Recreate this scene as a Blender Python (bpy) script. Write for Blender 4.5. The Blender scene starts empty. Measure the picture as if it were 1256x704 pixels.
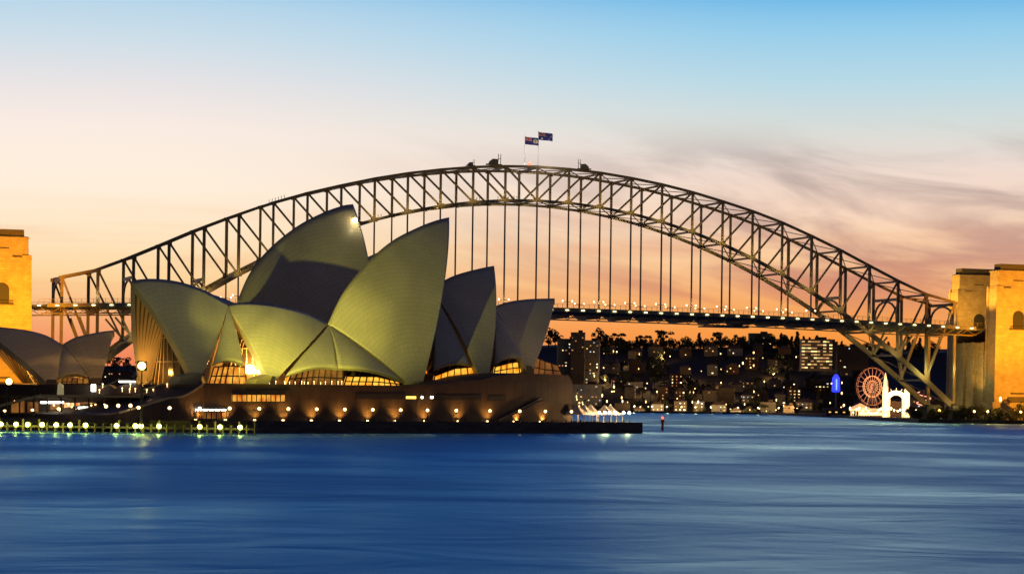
import bpy, bmesh, math, random
from mathutils import Vector, Matrix
R_ = math.radians
random.seed(7)
SC = bpy.context.scene
COL = SC.collection

# ------------------------------------------------------------------ camera
CAMZ, FPX, YH, ROLL = 8.0, 3006.98, 494.041, 0.0132
cd = bpy.data.cameras.new("camera"); cam = bpy.data.objects.new("camera", cd); COL.objects.link(cam)
cd.sensor_width = 36; cd.lens = FPX/1256*36
cd.shift_x = 142.0*math.sin(ROLL)/1256; cd.shift_y = 142.0*math.cos(ROLL)/1256
cd.clip_start = 1; cd.clip_end = 30000
cam.location = (0, 0, CAMZ); cam.rotation_euler = (R_(90), -ROLL, 0)
SC.camera = cam

# ------------------------------------------------------------------ world
W = bpy.data.worlds.new("World"); SC.world = W; W.use_nodes = True
nt = W.node_tree; N = nt.nodes; LK = nt.links; N.clear()
def nd(t, **k):
    n = N.new(t)
    for a, b in k.items(): setattr(n, a, b)
    return n
def lin(c):
    return tuple(((x/255)/12.92 if x/255 <= .04045 else ((x/255+.055)/1.055)**2.4) for x in c)+(1,)
def mth(op, a, b=None, c=None, clamp=False):
    n = nd('ShaderNodeMath', operation=op); n.use_clamp = clamp
    for i, v in enumerate((a, b, c)):
        if v is None: continue
        if isinstance(v, (int, float)): n.inputs[i].default_value = v
        else: LK.new(v, n.inputs[i])
    return n.outputs[0]
def rng(v, a, b, c=0, d=1, smooth=True):
    n = nd('ShaderNodeMapRange'); n.interpolation_type = 'SMOOTHSTEP' if smooth else 'LINEAR'
    LK.new(v, n.inputs[0])
    for i, q in enumerate((a, b, c, d)): n.inputs[i+1].default_value = q
    return n.outputs[0]
def ramp(v, stops):
    n = nd('ShaderNodeValToRGB'); e = n.color_ramp.elements
    while len(e) > 1: e.remove(e[0])
    e[0].position = stops[0][0]; e[0].color = lin(stops[0][1])
    for p, c in stops[1:]:
        q = e.new(p); q.color = lin(c)
    LK.new(v, n.inputs[0]); return n.outputs[0]
def mixc(f, a, b):
    n = nd('ShaderNodeMix', data_type='RGBA')
    if isinstance(f, (int, float)): n.inputs[0].default_value = f
    else: LK.new(f, n.inputs[0])
    for i, v in ((6, a), (7, b)):
        if isinstance(v, tuple): n.inputs[i].default_value = v
        else: LK.new(v, n.inputs[i])
    return n.outputs[2]
tc = nd('ShaderNodeTexCoord'); sep = nd('ShaderNodeSeparateXYZ'); LK.new(tc.outputs['Generated'], sep.inputs[0])
dx, dy, dz = sep.outputs
up = mth('MAXIMUM', dz, 0.0)
az = mth('ARCTAN2', dx, dy)                       # 0 = straight towards the bridge
# low sky as the sunset leaves it: elevation (sine) 0..0.18
v = rng(up, 0, .18, smooth=False)
Lr = ramp(v, [(0, (240,120,72)), (.10, (243,138,95)), (.19, (250,178,120)), (.27, (254,215,158)), (.36, (255,229,192)), (.47, (255,239,218)), (.60, (251,236,226)),
              (.70, (232,228,229)), (.80, (205,222,233)), (.90, (178,212,234)), (1, (146,198,232))])
Rr = ramp(v, [(0, (232,112,40)), (.10, (246,142,58)), (.17, (250,156,70)), (.24, (252,178,106)), (.33, (252,204,154)), (.43, (251,218,192)), (.53, (240,219,207)),
              (.63, (214,221,218)), (.72, (186,218,230)), (.83, (152,206,235)), (.92, (112,186,232)), (1, (82,166,228))])
low = mixc(rng(az, -.17, .13), Lr, Rr)
# streaky cloud veils towards the right
mp = nd('ShaderNodeCombineXYZ'); LK.new(mth('MULTIPLY', az, 6.0), mp.inputs[0])
LK.new(mth('ADD', mth('MULTIPLY', dz, 30.0), mth('MULTIPLY', az, 5.0)), mp.inputs[1])
n1 = nd('ShaderNodeTexNoise'); n1.inputs['Scale'].default_value = 1.6; n1.inputs['Detail'].default_value = 7; n1.inputs['Roughness'].default_value = .55
n1.inputs['Distortion'].default_value = .55; LK.new(mp.outputs[0], n1.inputs['Vector'])
cm = rng(n1.outputs[0], .36, .62)
cm = mth('MULTIPLY', cm, rng(az, -.10, .12, .0, 1))
cm = mth('MULTIPLY', cm, mth('MULTIPLY', rng(up, .03, .05), rng(up, .12, .092)))
ccol = ramp(v, [(.15, (222,120,72)), (.30, (205,140,118)), (.45, (192,164,154)), (.60, (184,178,174))])
low = mixc(mth('MULTIPLY', cm, .92), low, ccol)
# thin horizontal bars of cloud low on the left
mp2 = nd('ShaderNodeCombineXYZ'); LK.new(mth('MULTIPLY', az, 5.0), mp2.inputs[0]); LK.new(mth('MULTIPLY', dz, 95.0), mp2.inputs[1])
n2 = nd('ShaderNodeTexNoise'); n2.inputs['Scale'].default_value = 1.3; n2.inputs['Detail'].default_value = 5; LK.new(mp2.outputs[0], n2.inputs['Vector'])
bm_ = mth('MULTIPLY', rng(n2.outputs[0], .45, .7), mth('MULTIPLY', rng(up, .035, .05), rng(up, .09, .06)))
low = mixc(mth('MULTIPLY', bm_, .28), low, (lin((243,170,120))))
# higher sky
hi = ramp(rng(up, .16, 1, smooth=False), [(0, (78,166,228)), (.05, (36,118,210)), (.14, (16,80,172)), (.4, (10,46,118)), (1, (8,26,66))])
sky = mixc(rng(up, .155, .19), low, hi)
# the sky away from the sunset is much darker
dark = rng(dy, .05, .80, .0, 1.0)
east = ramp(up, [(0, (72,60,66)), (.25, (66,60,66)), (1, (44,48,62))])
colr = mixc(dark, east, sky)
bg = nd('ShaderNodeBackground'); LK.new(colr, bg.inputs[0]); bg.inputs[1].default_value = 1.0
out = nd('ShaderNodeOutputWorld'); LK.new(bg.outputs[0], out.inputs[0])

# afterglow of the sun just gone, low in the west
sd = bpy.data.lights.new("sun", 'SUN'); sd.energy = .12; sd.angle = R_(12); sd.color = (1, .62, .38)
sun = bpy.data.objects.new("sun", sd); COL.objects.link(sun); sun.rotation_euler = (R_(-86), 0, R_(-8))

SC.view_settings.view_transform = 'Standard'; SC.view_settings.look = 'None'
SC.view_settings.exposure = 0; SC.view_settings.gamma = 1
SC.render.engine = 'CYCLES'
SC.cycles.use_denoising = True; SC.cycles.sample_clamp_indirect = 3; SC.cycles.max_bounces = 5
SC.cycles.diffuse_bounces = 2; SC.cycles.glossy_bounces = 3
try: SC.cycles.use_light_tree = True
except Exception: pass

# ------------------------------------------------------------------ survey helpers
def ray(px, py):
    a, b = px-628, py-352
    u = a*math.cos(ROLL)+b*math.sin(ROLL); w = -a*math.sin(ROLL)+b*math.cos(ROLL)
    return u/FPX, -(w-(YH-352))/FPX
def at(px, py, D):
    k, m = ray(px, py); return Vector((k*D, D, CAMZ+m*D))
class Frame:                                       # a local plan frame: s along, t across
    def __init__(f, o, ang):
        f.o = Vector((o[0], o[1], 0)); f.a = Vector((math.sin(ang), math.cos(ang), 0)); f.n = Vector((math.cos(ang), -math.sin(ang), 0))
    def w(f, s, t, z=0): return f.o+f.a*s+f.n*t+Vector((0, 0, z))
    def px(f, px, py, t):
        k, m = ray(px, py); o = f.o+f.n*t
        s = (k*o.y-o.x)/(f.a.x-k*f.a.y)
        return s, CAMZ+m*(o.y+s*f.a.y)
    def wp(f, px, py, t):
        s, z = f.px(px, py, t); return f.w(s, t, z)

# ------------------------------------------------------------------ materials
MATS = {}
def mat(name, col, rough=.7, metal=0, noise=0, nscale=.3, emit=None, estr=0, spec=.5, bump=0, bscale=1.0, coord='Object', sample=True):
    if name in MATS: return MATS[name]
    m = bpy.data.materials.new(name); m.use_nodes = True; t = m.node_tree; b = t.nodes['Principled BSDF']
    b.inputs['Base Color'].default_value = (*col, 1); b.inputs['Roughness'].default_value = rough; b.inputs['Metallic'].default_value = metal
    b.inputs['Specular IOR Level'].default_value = spec
    if noise or bump:
        co = t.nodes.new('ShaderNodeTexCoord')
    if noise:
        n = t.nodes.new('ShaderNodeTexNoise'); n.inputs['Scale'].default_value = nscale; n.inputs['Detail'].default_value = 6
        t.links.new(co.outputs[coord], n.inputs['Vector'])
        r = t.nodes.new('ShaderNodeMix'); r.data_type = 'RGBA'; t.links.new(n.outputs[0], r.inputs[0])
        r.inputs[6].default_value = (*[c*(1-noise) for c in col], 1); r.inputs[7].default_value = (*[min(1, c*(1+noise)) for c in col], 1)
        t.links.new(r.outputs[2], b.inputs['Base Color'])
    if bump:
        n = t.nodes.new('ShaderNodeTexNoise'); n.inputs['Scale'].default_value = bscale; n.inputs['Detail'].default_value = 5
        t.links.new(co.outputs[coord], n.inputs['Vector'])
        bp = t.nodes.new('ShaderNodeBump'); bp.inputs['Strength'].default_value = bump; bp.inputs['Distance'].default_value = .3
        t.links.new(n.outputs[0], bp.inputs['Height']); t.links.new(bp.outputs[0], b.inputs['Normal'])
    if emit:
        b.inputs['Emission Color'].default_value = (*emit, 1); b.inputs['Emission Strength'].default_value = estr
        if not sample: m.cycles.emission_sampling = 'NONE'
    MATS[name] = m; return m
def stone_mat(name, col, bw, bh, mortar=.02, var=.25, rough=.85):
    m = bpy.data.materials.new(name); m.use_nodes = True; t = m.node_tree; b = t.nodes['Principled BSDF']; b.inputs['Roughness'].default_value = rough
    co = t.nodes.new('ShaderNodeTexCoord'); sp = t.nodes.new('ShaderNodeSeparateXYZ'); t.links.new(co.outputs['Object'], sp.inputs[0])
    ad = t.nodes.new('ShaderNodeMath'); t.links.new(sp.outputs[0], ad.inputs[0]); t.links.new(sp.outputs[1], ad.inputs[1])
    cb = t.nodes.new('ShaderNodeCombineXYZ'); t.links.new(ad.outputs[0], cb.inputs[0]); t.links.new(sp.outputs[2], cb.inputs[1])
    br = t.nodes.new('ShaderNodeTexBrick'); t.links.new(cb.outputs[0], br.inputs['Vector'])
    br.inputs['Scale'].default_value = 1; br.inputs['Brick Width'].default_value = bw; br.inputs['Row Height'].default_value = bh; br.inputs['Mortar Size'].default_value = mortar
    br.inputs['Color1'].default_value = (*[c*(1-var) for c in col], 1); br.inputs['Color2'].default_value = (*[c*(1+var*.6) for c in col], 1); br.inputs['Mortar'].default_value = (*[c*.45 for c in col], 1)
    ns = t.nodes.new('ShaderNodeTexNoise'); ns.inputs['Scale'].default_value = .25; ns.inputs['Detail'].default_value = 7; t.links.new(co.outputs['Object'], ns.inputs['Vector'])
    mr = t.nodes.new('ShaderNodeMapRange'); t.links.new(ns.outputs[0], mr.inputs[0]); mr.inputs[1].default_value = .3; mr.inputs[2].default_value = .7; mr.inputs[3].default_value = .84; mr.inputs[4].default_value = 1.12
    mx = t.nodes.new('ShaderNodeVectorMath'); mx.operation = 'SCALE'; t.links.new(br.outputs[0], mx.inputs[0]); t.links.new(mr.outputs[0], mx.inputs['Scale'])
    t.links.new(mx.outputs[0], b.inputs['Base Color'])
    bp = t.nodes.new('ShaderNodeBump'); bp.inputs['Strength'].default_value = .5; bp.inputs['Distance'].default_value = .2; bp.invert = True
    t.links.new(br.outputs[1], bp.inputs['Height']); t.links.new(bp.outputs[0], b.inputs['Normal'])
    MATS[name] = m; return m
M_steel = mat('painted steel', (.22, .16, .09), .5, 0, .35, .4)
M_steel2 = mat('grey steel', (.22, .19, .13), .5, 0, .3, .5)
M_road = mat('asphalt', (.05, .05, .05), .9, 0, .3, .5)
M_granite = stone_mat('granite blocks', (.46, .36, .22), 2.6, 1.25, .03, .12)
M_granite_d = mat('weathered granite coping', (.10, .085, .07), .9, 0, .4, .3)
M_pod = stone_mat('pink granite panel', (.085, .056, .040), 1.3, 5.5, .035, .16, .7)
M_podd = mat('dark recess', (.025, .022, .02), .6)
M_sea = stone_mat('sea wall concrete', (.11, .085, .07), 4.0, .7, .04, .35, .9)
M_pave = mat('broadwalk paving', (.20, .165, .135), .8, 0, .3, .3)
M_conc = mat('ribbed concrete', (.36, .27, .19), .75, 0, .3, .25)
M_bronze = mat('bronze glazing', (.05, .035, .025), .2, .3, .2, .5)
M_dark = mat('dark paint', (.03, .03, .03), .6)
M_timber = mat('jetty timber', (.06, .05, .035), .85, 0, .4, .8)
M_white = mat('white paint', (.75, .74, .70), .5)
M_canvas = mat('white canvas', (.75, .72, .66), .7)
M_foot = mat('pedestal concrete', (.16, .14, .12), .8, 0, .3, .3)
def glow(name, c, s, sample=True): return mat(name, (.8, .8, .8), .5, emit=c, estr=s, sample=sample)
G_warm = glow('warm lamp', (1, .60, .22), 6)
G_flood = glow('flood lamp face', (1, .66, .24), 14)
G_green = glow('greenish lamp', (.92, 1, .12), 9)
G_deck = glow('deck lamp', (1, .86, .40), 5)
G_road = glow('roadway lamp', (1, .76, .42), 7)
G_amber = glow('amber interior', (1, .47, .06), 1.5)
G_yell = glow('yellow interior', (1, .68, .10), 1.9)
G_white = glow('white lamp', (1, .95, .8), 10)
G_red = glow('red beacon', (1, .07, .03), 5)
G_orange = glow('sodium lamp', (1, .40, .06), 9)
G_win = [glow('lit window warm', (1, .55, .16), 1.5, False), glow('lit window yellow', (1, .74, .28), 1.9, False), glow('lit window pale', (1, .90, .55), 1.8, False), glow('lit window dim', (1, .42, .10), .5, False), glow('lit window amber', (1, .60, .20), .8, False), glow('lit window strong', (1, .80, .40), 4.5, False), glow('lit window rosy', (1, .25, .12), .9, False), glow('lit window cool', (.7, .9, 1), 1.0, False)]
G_winoff = mat('unlit window', (.02, .02, .025), .15)
G_blue = glow('blue neon', (.01, .035, 1), 1.3)
G_park = glow('park bulbs', (1, .60, .20), 1.9)
G_bulb = glow('bright park bulb', (1, .80, .42), 7)
G_wheel = glow('wheel bulbs', (1, .26, .06), .8)

def tile_mat():
    m = bpy.data.materials.new('cream roof tile'); m.use_nodes = True; t = m.node_tree; b = t.nodes['Principled BSDF']
    uv = t.nodes.new('ShaderNodeUVMap'); uv.uv_map = 'rib'
    br = t.nodes.new('ShaderNodeTexBrick'); t.links.new(uv.outputs[0], br.inputs['Vector']); br.offset = .5
    br.inputs['Scale'].default_value = 1; br.inputs['Brick Width'].default_value = 1.9; br.inputs['Row Height'].default_value = 1.3; br.inputs['Mortar Size'].default_value = .05
    br.inputs['Color1'].default_value = (.58, .55, .46, 1); br.inputs['Color2'].default_value = (.545, .515, .43, 1); br.inputs['Mortar'].default_value = (.40, .38, .31, 1)
    co = t.nodes.new('ShaderNodeTexCoord'); ns = t.nodes.new('ShaderNodeTexNoise'); ns.inputs['Scale'].default_value = .09; ns.inputs['Detail'].default_value = 8
    t.links.new(co.outputs['Object'], ns.inputs['Vector'])
    mr = t.nodes.new('ShaderNodeMapRange'); t.links.new(ns.outputs[0], mr.inputs[0]); mr.inputs[1].default_value = .3; mr.inputs[2].default_value = .7; mr.inputs[3].default_value = .86; mr.inputs[4].default_value = 1.08
    mx = t.nodes.new('ShaderNodeVectorMath'); mx.operation = 'SCALE'; t.links.new(br.outputs[0], mx.inputs[0]); t.links.new(mr.outputs[0], mx.inputs['Scale'])
    t.links.new(mx.outputs[0], b.inputs['Base Color']); b.inputs['Roughness'].default_value = .42; b.inputs['Specular IOR Level'].default_value = .35
    bp = t.nodes.new('ShaderNodeBump'); bp.inputs['Strength'].default_value = .12; bp.inputs['Distance'].default_value = .1; bp.invert = True
    t.links.new(br.outputs[1], bp.inputs['Height']); t.links.new(bp.outputs[0], b.inputs['Normal'])
    return m
M_tile = tile_mat()

def water_mat():
    m = bpy.data.materials.new('harbour water'); m.use_nodes = True; t = m.node_tree; t.nodes.remove(t.nodes['Principled BSDF']); ou = t.nodes['Material Output']
    co = t.nodes.new('ShaderNodeTexCoord')
    def nz(sx, sy, sc, det, dist=0):
        mp = t.nodes.new('ShaderNodeMapping'); mp.inputs['Scale'].default_value = (sx, sy, 1); t.links.new(co.outputs['Object'], mp.inputs[0])
        n = t.nodes.new('ShaderNodeTexNoise'); n.inputs['Scale'].default_value = sc; n.inputs['Detail'].default_value = det; n.inputs['Distortion'].default_value = dist
        t.links.new(mp.outputs[0], n.inputs['Vector']); return n.outputs[0]
    def mr(v, a, b_, c, d):
        n = t.nodes.new('ShaderNodeMapRange'); t.links.new(v, n.inputs[0])
        for i, q in enumerate((a, b_, c, d)): n.inputs[i+1].default_value = q
        return n.outputs[0]
    big = nz(.013, .012, 1, 5, .8); med = nz(.05, .05, 1, 3, .8); fine = nz(.7, .6, 1, 4, .5)
    ad = t.nodes.new('ShaderNodeMath'); ad.operation = 'MULTIPLY_ADD'; t.links.new(fine, ad.inputs[0]); ad.inputs[1].default_value = .06; t.links.new(med, ad.inputs[2])
    bp = t.nodes.new('ShaderNodeBump'); bp.inputs['Strength'].default_value = 1; bp.inputs['Distance'].default_value = .7; t.links.new(ad.outputs[0], bp.inputs['Height'])
    cr = t.nodes.new('ShaderNodeValToRGB'); cr.color_ramp.elements[0].position = .36; cr.color_ramp.elements[1].position = .66
    cr.color_ramp.elements[0].color = (.022, .30, .60, 1); cr.color_ramp.elements[1].color = (.10, .42, .74, 1); t.links.new(big, cr.inputs[0])
    df = t.nodes.new('ShaderNodeBsdfDiffuse'); t.links.new(cr.outputs[0], df.inputs[0])
    gl = t.nodes.new('ShaderNodeBsdfGlossy'); gl.inputs['Color'].default_value = (.44, .88, 1, 1); t.links.new(bp.outputs[0], gl.inputs['Normal']); t.links.new(mr(big, .42, .64, .46, .27), gl.inputs['Roughness'])
    fr = t.nodes.new('ShaderNodeFresnel'); fr.inputs[0].default_value = 1.33; t.links.new(bp.outputs[0], fr.inputs['Normal'])
    mx = t.nodes.new('ShaderNodeMixShader'); t.links.new(mr(fr.outputs[0], 0, 1, .03, .60), mx.inputs[0]); t.links.new(df.outputs[0], mx.inputs[1]); t.links.new(gl.outputs[0], mx.inputs[2])
    t.links.new(mx.outputs[0], ou.inputs[0]); return m

# ------------------------------------------------------------------ mesh helpers
class MB:
    def __init__(s): s.v = []; s.f = []; s.mi = []
    def add(s, vs, fs, mi=0):
        o = len(s.v); s.v += [tuple(p) for p in vs]; s.f += [tuple(i+o for i in f) for f in fs]; s.mi += [mi]*len(fs); return s
    def box(s, c, d, rz=0, mi=0):
        x, y, z = d[0]/2, d[1]/2, d[2]/2; ca, sa = math.cos(rz), math.sin(rz)
        vs = [(c[0]+a*x*ca-b*y*sa, c[1]+a*x*sa+b*y*ca, c[2]+e*z) for e in (-1, 1) for a, b in ((-1, -1), (1, -1), (1, 1), (-1, 1))]
        return s.add(vs, [(0, 3, 2, 1), (4, 5, 6, 7), (0, 1, 5, 4), (1, 2, 6, 5), (2, 3, 7, 6), (3, 0, 4, 7)], mi)
    def bar(s, a, b, w, h=None, up=(0, 0, 1), mi=0, w2=None, h2=None):
        a = Vector(a); b = Vector(b); h = w if h is None else h; w2 = w if w2 is None else w2; h2 = h if h2 is None else h2
        d = (b-a).normalized(); u = Vector(up)
        if abs(d.dot(u)) > .98: u = Vector((0, 1, 0))
        x = d.cross(u).normalized(); y = x.cross(d).normalized()
        vs = [a+x*i*w/2+y*j*h/2 for i, j in ((-1, -1), (1, -1), (1, 1), (-1, 1))]+[b+x*i*w2/2+y*j*h2/2 for i, j in ((-1, -1), (1, -1), (1, 1), (-1, 1))]
        return s.add(vs, [(0, 3, 2, 1), (4, 5, 6, 7), (0, 1, 5, 4), (1, 2, 6, 5), (2, 3, 7, 6), (3, 0, 4, 7)], mi)
    def tube(s, pts, rad, n=8, mi=0, cap=True):
        pts = [Vector(p) for p in pts]; rad = rad if isinstance(rad, (list, tuple)) else [rad]*len(pts); vs = []; fs = []
        for i, p in enumerate(pts):
            d = (pts[min(i+1, len(pts)-1)]-pts[max(i-1, 0)]).normalized(); u = Vector((0, 0, 1)) if abs(d.z) < .95 else Vector((1, 0, 0))
            x = d.cross(u).normalized(); y = x.cross(d)
            vs += [p+(x*math.cos(2*math.pi*k/n)+y*math.sin(2*math.pi*k/n))*rad[i] for k in range(n)]
        for i in range(len(pts)-1):
            fs += [(i*n+k, i*n+(k+1) % n, (i+1)*n+(k+1) % n, (i+1)*n+k) for k in range(n)]
        if cap: fs += [tuple(range(n))[::-1], tuple(range((len(pts)-1)*n, len(pts)*n))]
        return s.add(vs, fs, mi)
    def ball(s, c, r, n=8, sq=(1, 1, 1), mi=0):
        c = Vector(c); vs = [c+Vector((0, 0, -r*sq[2]))]; fs = []; k = n//2
        for i in range(1, k):
            a = math.pi*i/k-math.pi/2
            vs += [c+Vector((r*math.cos(a)*math.cos(2*math.pi*j/n)*sq[0], r*math.cos(a)*math.sin(2*math.pi*j/n)*sq[1], r*math.sin(a)*sq[2])) for j in range(n)]
        vs.append(c+Vector((0, 0, r*sq[2]))); L = len(vs)-1
        for j in range(n):
            fs.append((0, 1+(j+1) % n, 1+j)); fs.append((L, L-n+j, L-n+(j+1) % n))
            for i in range(k-2): fs.append((1+i*n+j, 1+i*n+(j+1) % n, 1+(i+1)*n+(j+1) % n, 1+(i+1)*n+j))
        return s.add(vs, fs, mi)
    def prism(s, poly, off, mi=0):                   # closed polygon (3d points) extruded by a vector
        poly = [Vector(p) for p in poly]; off = Vector(off); n = len(poly)
        vs = poly+[p+off for p in poly]
        return s.add(vs, [tuple(range(n))[::-1], tuple(range(n, 2*n))]+[(i, (i+1) % n, n+(i+1) % n, n+i) for i in range(n)], mi)
    def build(s, name, m, parent=None, smooth=False, loc=None, bevel=0):
        me = bpy.data.meshes.new(name); org = Vector(loc) if loc is not None else Vector((0, 0, 0))
        me.from_pydata([tuple(Vector(p)-org) for p in s.v], [], s.f)
        for q in (m if isinstance(m, (list, tuple)) else [m]): me.materials.append(q)
        me.polygons.foreach_set('material_index', s.mi)
        if smooth: me.polygons.foreach_set('use_smooth', [True]*len(me.polygons))
        me.update()
        bm = bmesh.new(); bm.from_mesh(me); bmesh.ops.recalc_face_normals(bm, faces=bm.faces); bm.to_mesh(me); bm.free()
        o = bpy.data.objects.new(name, me); COL.objects.link(o); o.location = org
        if bevel:
            bv = o.modifiers.new('bevel', 'BEVEL'); bv.width = bevel; bv.segments = 1; bv.limit_method = 'ANGLE'
        if parent is not None: o.parent = parent
        return o
def tag(o, label=None, cat=None, group=None, kind=None):
    if label: o['label'] = label
    if cat: o['category'] = cat
    if group: o['group'] = group
    if kind: o['kind'] = kind
    return o
def empty(name, loc=(0, 0, 0), rz=0, label=None, cat=None, group=None):
    o = bpy.data.objects.new(name, None); COL.objects.link(o); o.location = loc; o.rotation_euler = (0, 0, rz); o.empty_display_size = 1
    return tag(o, label, cat, group)
def copy_tree(o, parent=None):
    c = o.copy(); COL.objects.link(c)
    if parent is not None: c.parent = parent
    for ch in [x for x in KIDS.get(o.name, [])]:
        copy_tree(ch, c)
    return c
KIDS = {}
def reg(o):                                          # note the tree under a prototype
    KIDS.setdefault(o.name, [])
    return o
def index_children(root):
    KIDS[root.name] = [c for c in bpy.data.objects if c.parent == root]
    for c in KIDS[root.name]: index_children(c)
ORD = 'first second third fourth fifth sixth seventh eighth ninth tenth eleventh twelfth thirteenth fourteenth fifteenth sixteenth seventeenth eighteenth nineteenth twentieth'.split()
def ordn(i):
    if i < 20: return ORD[i]
    t = ['twenty', 'thirty', 'forty', 'fifty', 'sixty'][(i+1)//10-2]; r = (i+1) % 10
    return (t+'-'+ORD[r-1]) if r else t[:-1]+'ieth'
def light(name, loc, power, col, rad=.3, parent=None, spot=None, aim=None, blend=.5):
    l = bpy.data.lights.new(name, 'SPOT' if spot else 'POINT'); l.energy = power; l.color = col; l.shadow_soft_size = rad
    o = bpy.data.objects.new(name, l); COL.objects.link(o); o.location = loc
    if spot: l.spot_size = R_(spot); l.spot_blend = blend
    if aim is not None: o.rotation_euler = (Vector(aim)-Vector(loc)).to_track_quat('-Z', 'Y').to_euler()
    if parent is not None: o.parent = parent
    return o

# ================================================================== WATER and LAND
def grid(name, x0, x1, y0, y1, nx, ny, fz, m, smooth=True):
    b = MB(); vs = []; fs = []
    for j in range(ny+1):
        for i in range(nx+1):
            x = x0+(x1-x0)*i/nx; y = y0+(y1-y0)*j/ny; vs.append((x, y, fz(x, y)))
    for j in range(ny):
        for i in range(nx):
            a = j*(nx+1)+i; fs.append((a, a+1, a+nx+2, a+nx+1))
    b.add(vs, fs); return b.build(name, m, smooth=smooth)
b = MB(); b.add([(-9000, -600, 0), (9000, -600, 0), (9000, 20000, 0), (-9000, 20000, 0)], [(0, 1, 2, 3)])
tag(b.build('water', water_mat()), kind='structure')
from mathutils import noise as mnoise
def sm(a, b, x):
    t = max(0, min(1, (x-a)/(b-a))); return t*t*(3-2*t)
def shore_x(y): return 228+20*sm(1400, 1800, y)+3*math.sin(y/70)
def inland(x, y):
    return max(y-2400-25*math.sin(x/110), min(x-shore_x(y), y-1352))
def ground_h(x, y):
    d = inland(x, y)
    if d < 0: return -3+max(-2, d*.1)
    a = 1.6+.19*max(0, min(d, y-2400-20) if y > 2400 else 0)
    if x > 240: a = max(a, 1.6+.085*max(0, x-shore_x(y)-110))
    f = .58+.42*sm(-260, 60, x)
    n = mnoise.noise(Vector((x/160, y/160, 3)))*9*sm(20, 200, d)
    return min(a, 64+.02*d)*f*1.0+n if d > 20 else 1.6*sm(-1, 3, d)+.02
M_hill = mat('dark scrub ground', (.03, .02, .01), .95, 0, .5, .03)
tag(grid('hills', -1500, 1700, 1338, 4200, 213, 239, ground_h, M_hill), kind='structure')
def seawall(name, pts, z, m, lab):
    b = MB()
    for p, q in zip(pts[:-1], pts[1:]): b.bar((p[0], p[1], z/2-1), (q[0], q[1], z/2-1), 2.5, z+2)
    return tag(b.build(name, m), lab, 'wall')
seawall('shore_wall', [(520, 1346), (226, 1348), (227, 1400), (229, 1500), (235, 1600), (243, 1700), (248, 1800), (249, 2400)], 2.2, M_sea, 'low dark stone wall along the water below the right pylon')
seawall('shore_wall', [(-700, 2375), (-300, 2385), (0, 2395), (120, 2372), (250, 2385)], 2.0, M_sea, 'low dark stone wall along the water of the far shore')
# southern headland that carries the left pylons
b = MB(); P = [(-620, 1130), (-330, 1130), (-222, 1180), (-210, 1235), (-235, 1330), (-620, 1420)]
b.prism([(x, y, -2) for x, y in P], (0, 0, 5)); tag(b.build('ground', M_hill), kind='structure')

# ================================================================== BRIDGE
BYAW = .3258; BCX, BCY = -430.862, -1250.431; cb_, sb_ = math.cos(BYAW), math.sin(BYAW)
def bw(X, Y, Z=0):
    ddx, ddy = X-BCX, Y-BCY; return Vector((ddx*cb_-ddy*sb_, ddx*sb_+ddy*cb_, Z))
bo = bw(0, 0); BR = empty('arch_bridge', bo, BYAW, 'long steel arch bridge with lattice trusses and hung deck behind the white shells', 'bridge')
PAN = 17.96; TOPZ = [134, 133.5, 132.3, 130.2, 127.5, 124, 119.7, 115, 109.4, 102.6, 95.3, 87.2, 79.3, 72.2, 68.2]
def tz(k): return TOPZ[abs(k)]
def bz(X): return 9+107*(1-(X/251.44)**2)
def dzk(X): return 59.4-4.7*(X/267)**2
def chord_t(X):
    k = min(13.999, abs(X)/PAN); i = int(k); return TOPZ[i]*(1-(k-i))+TOPZ[i+1]*(k-i)
for side, sn in ((-15, 'near'), (15, 'far')):
    b = MB()
    for k in range(-14, 14): b.bar((k*PAN, side, tz(k)), ((k+1)*PAN, side, tz(k+1)), 1.3, 1.35)
    b.build('top_chord', M_steel, BR)
    b = MB()
    for k in range(-14, 14):
        w1 = 1.3+1.9*(abs(k)/14)**2; w2 = 1.3+1.9*(abs(k+1)/14)**2
        b.bar((k*PAN, side, bz(k*PAN)), ((k+1)*PAN, side, bz((k+1)*PAN)), 1.2, w1, w2=1.2, h2=w2)
    b.build('bottom_chord', M_steel, BR)
    for k in range(-14, 15):
        b = MB(); X = k*PAN
        w = 1.15 if abs(k) < 9 else 1.5
        # laced post: two flanges with lattice
        b.bar((X, side, bz(X)), (X, side, tz(k)), w, 1.0, up=(0, 1, 0))
        b.box((X, side, bz(X)+.3), (3.4, 1.25, 2.2)); b.box((X, side, tz(k)-.5), (2.8, 1.25, 1.8))
        b.build('post', M_steel, BR)
    for k in range(-14, 14):
        o, i_ = (k, k+1) if k < 0 else (k+1, k)
        b = MB(); p = Vector((o*PAN, side, tz(o))); q = Vector((i_*PAN, side, bz(i_*PAN)))
        b.bar(p, q, .8, .95); b.build('diagonal', M_steel, BR)
    for k in range(-9, 10):
        b = MB(); X = k*PAN; b.bar((X, side, dzk(X)), (X, side, bz(X)), .72, .72)
        zb = dzk(X)+3.1
        b.bar((X-2.7, side, zb), (X+2.7, side, zb), .25, .25)
        h = b.build('hanger', M_steel, BR)
        for e in (-2.7, 2.7):
            l = MB(); l.ball((X+e, side, zb+.45), .40, 8); l.build('roadway_lamp', G_road, h)
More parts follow.
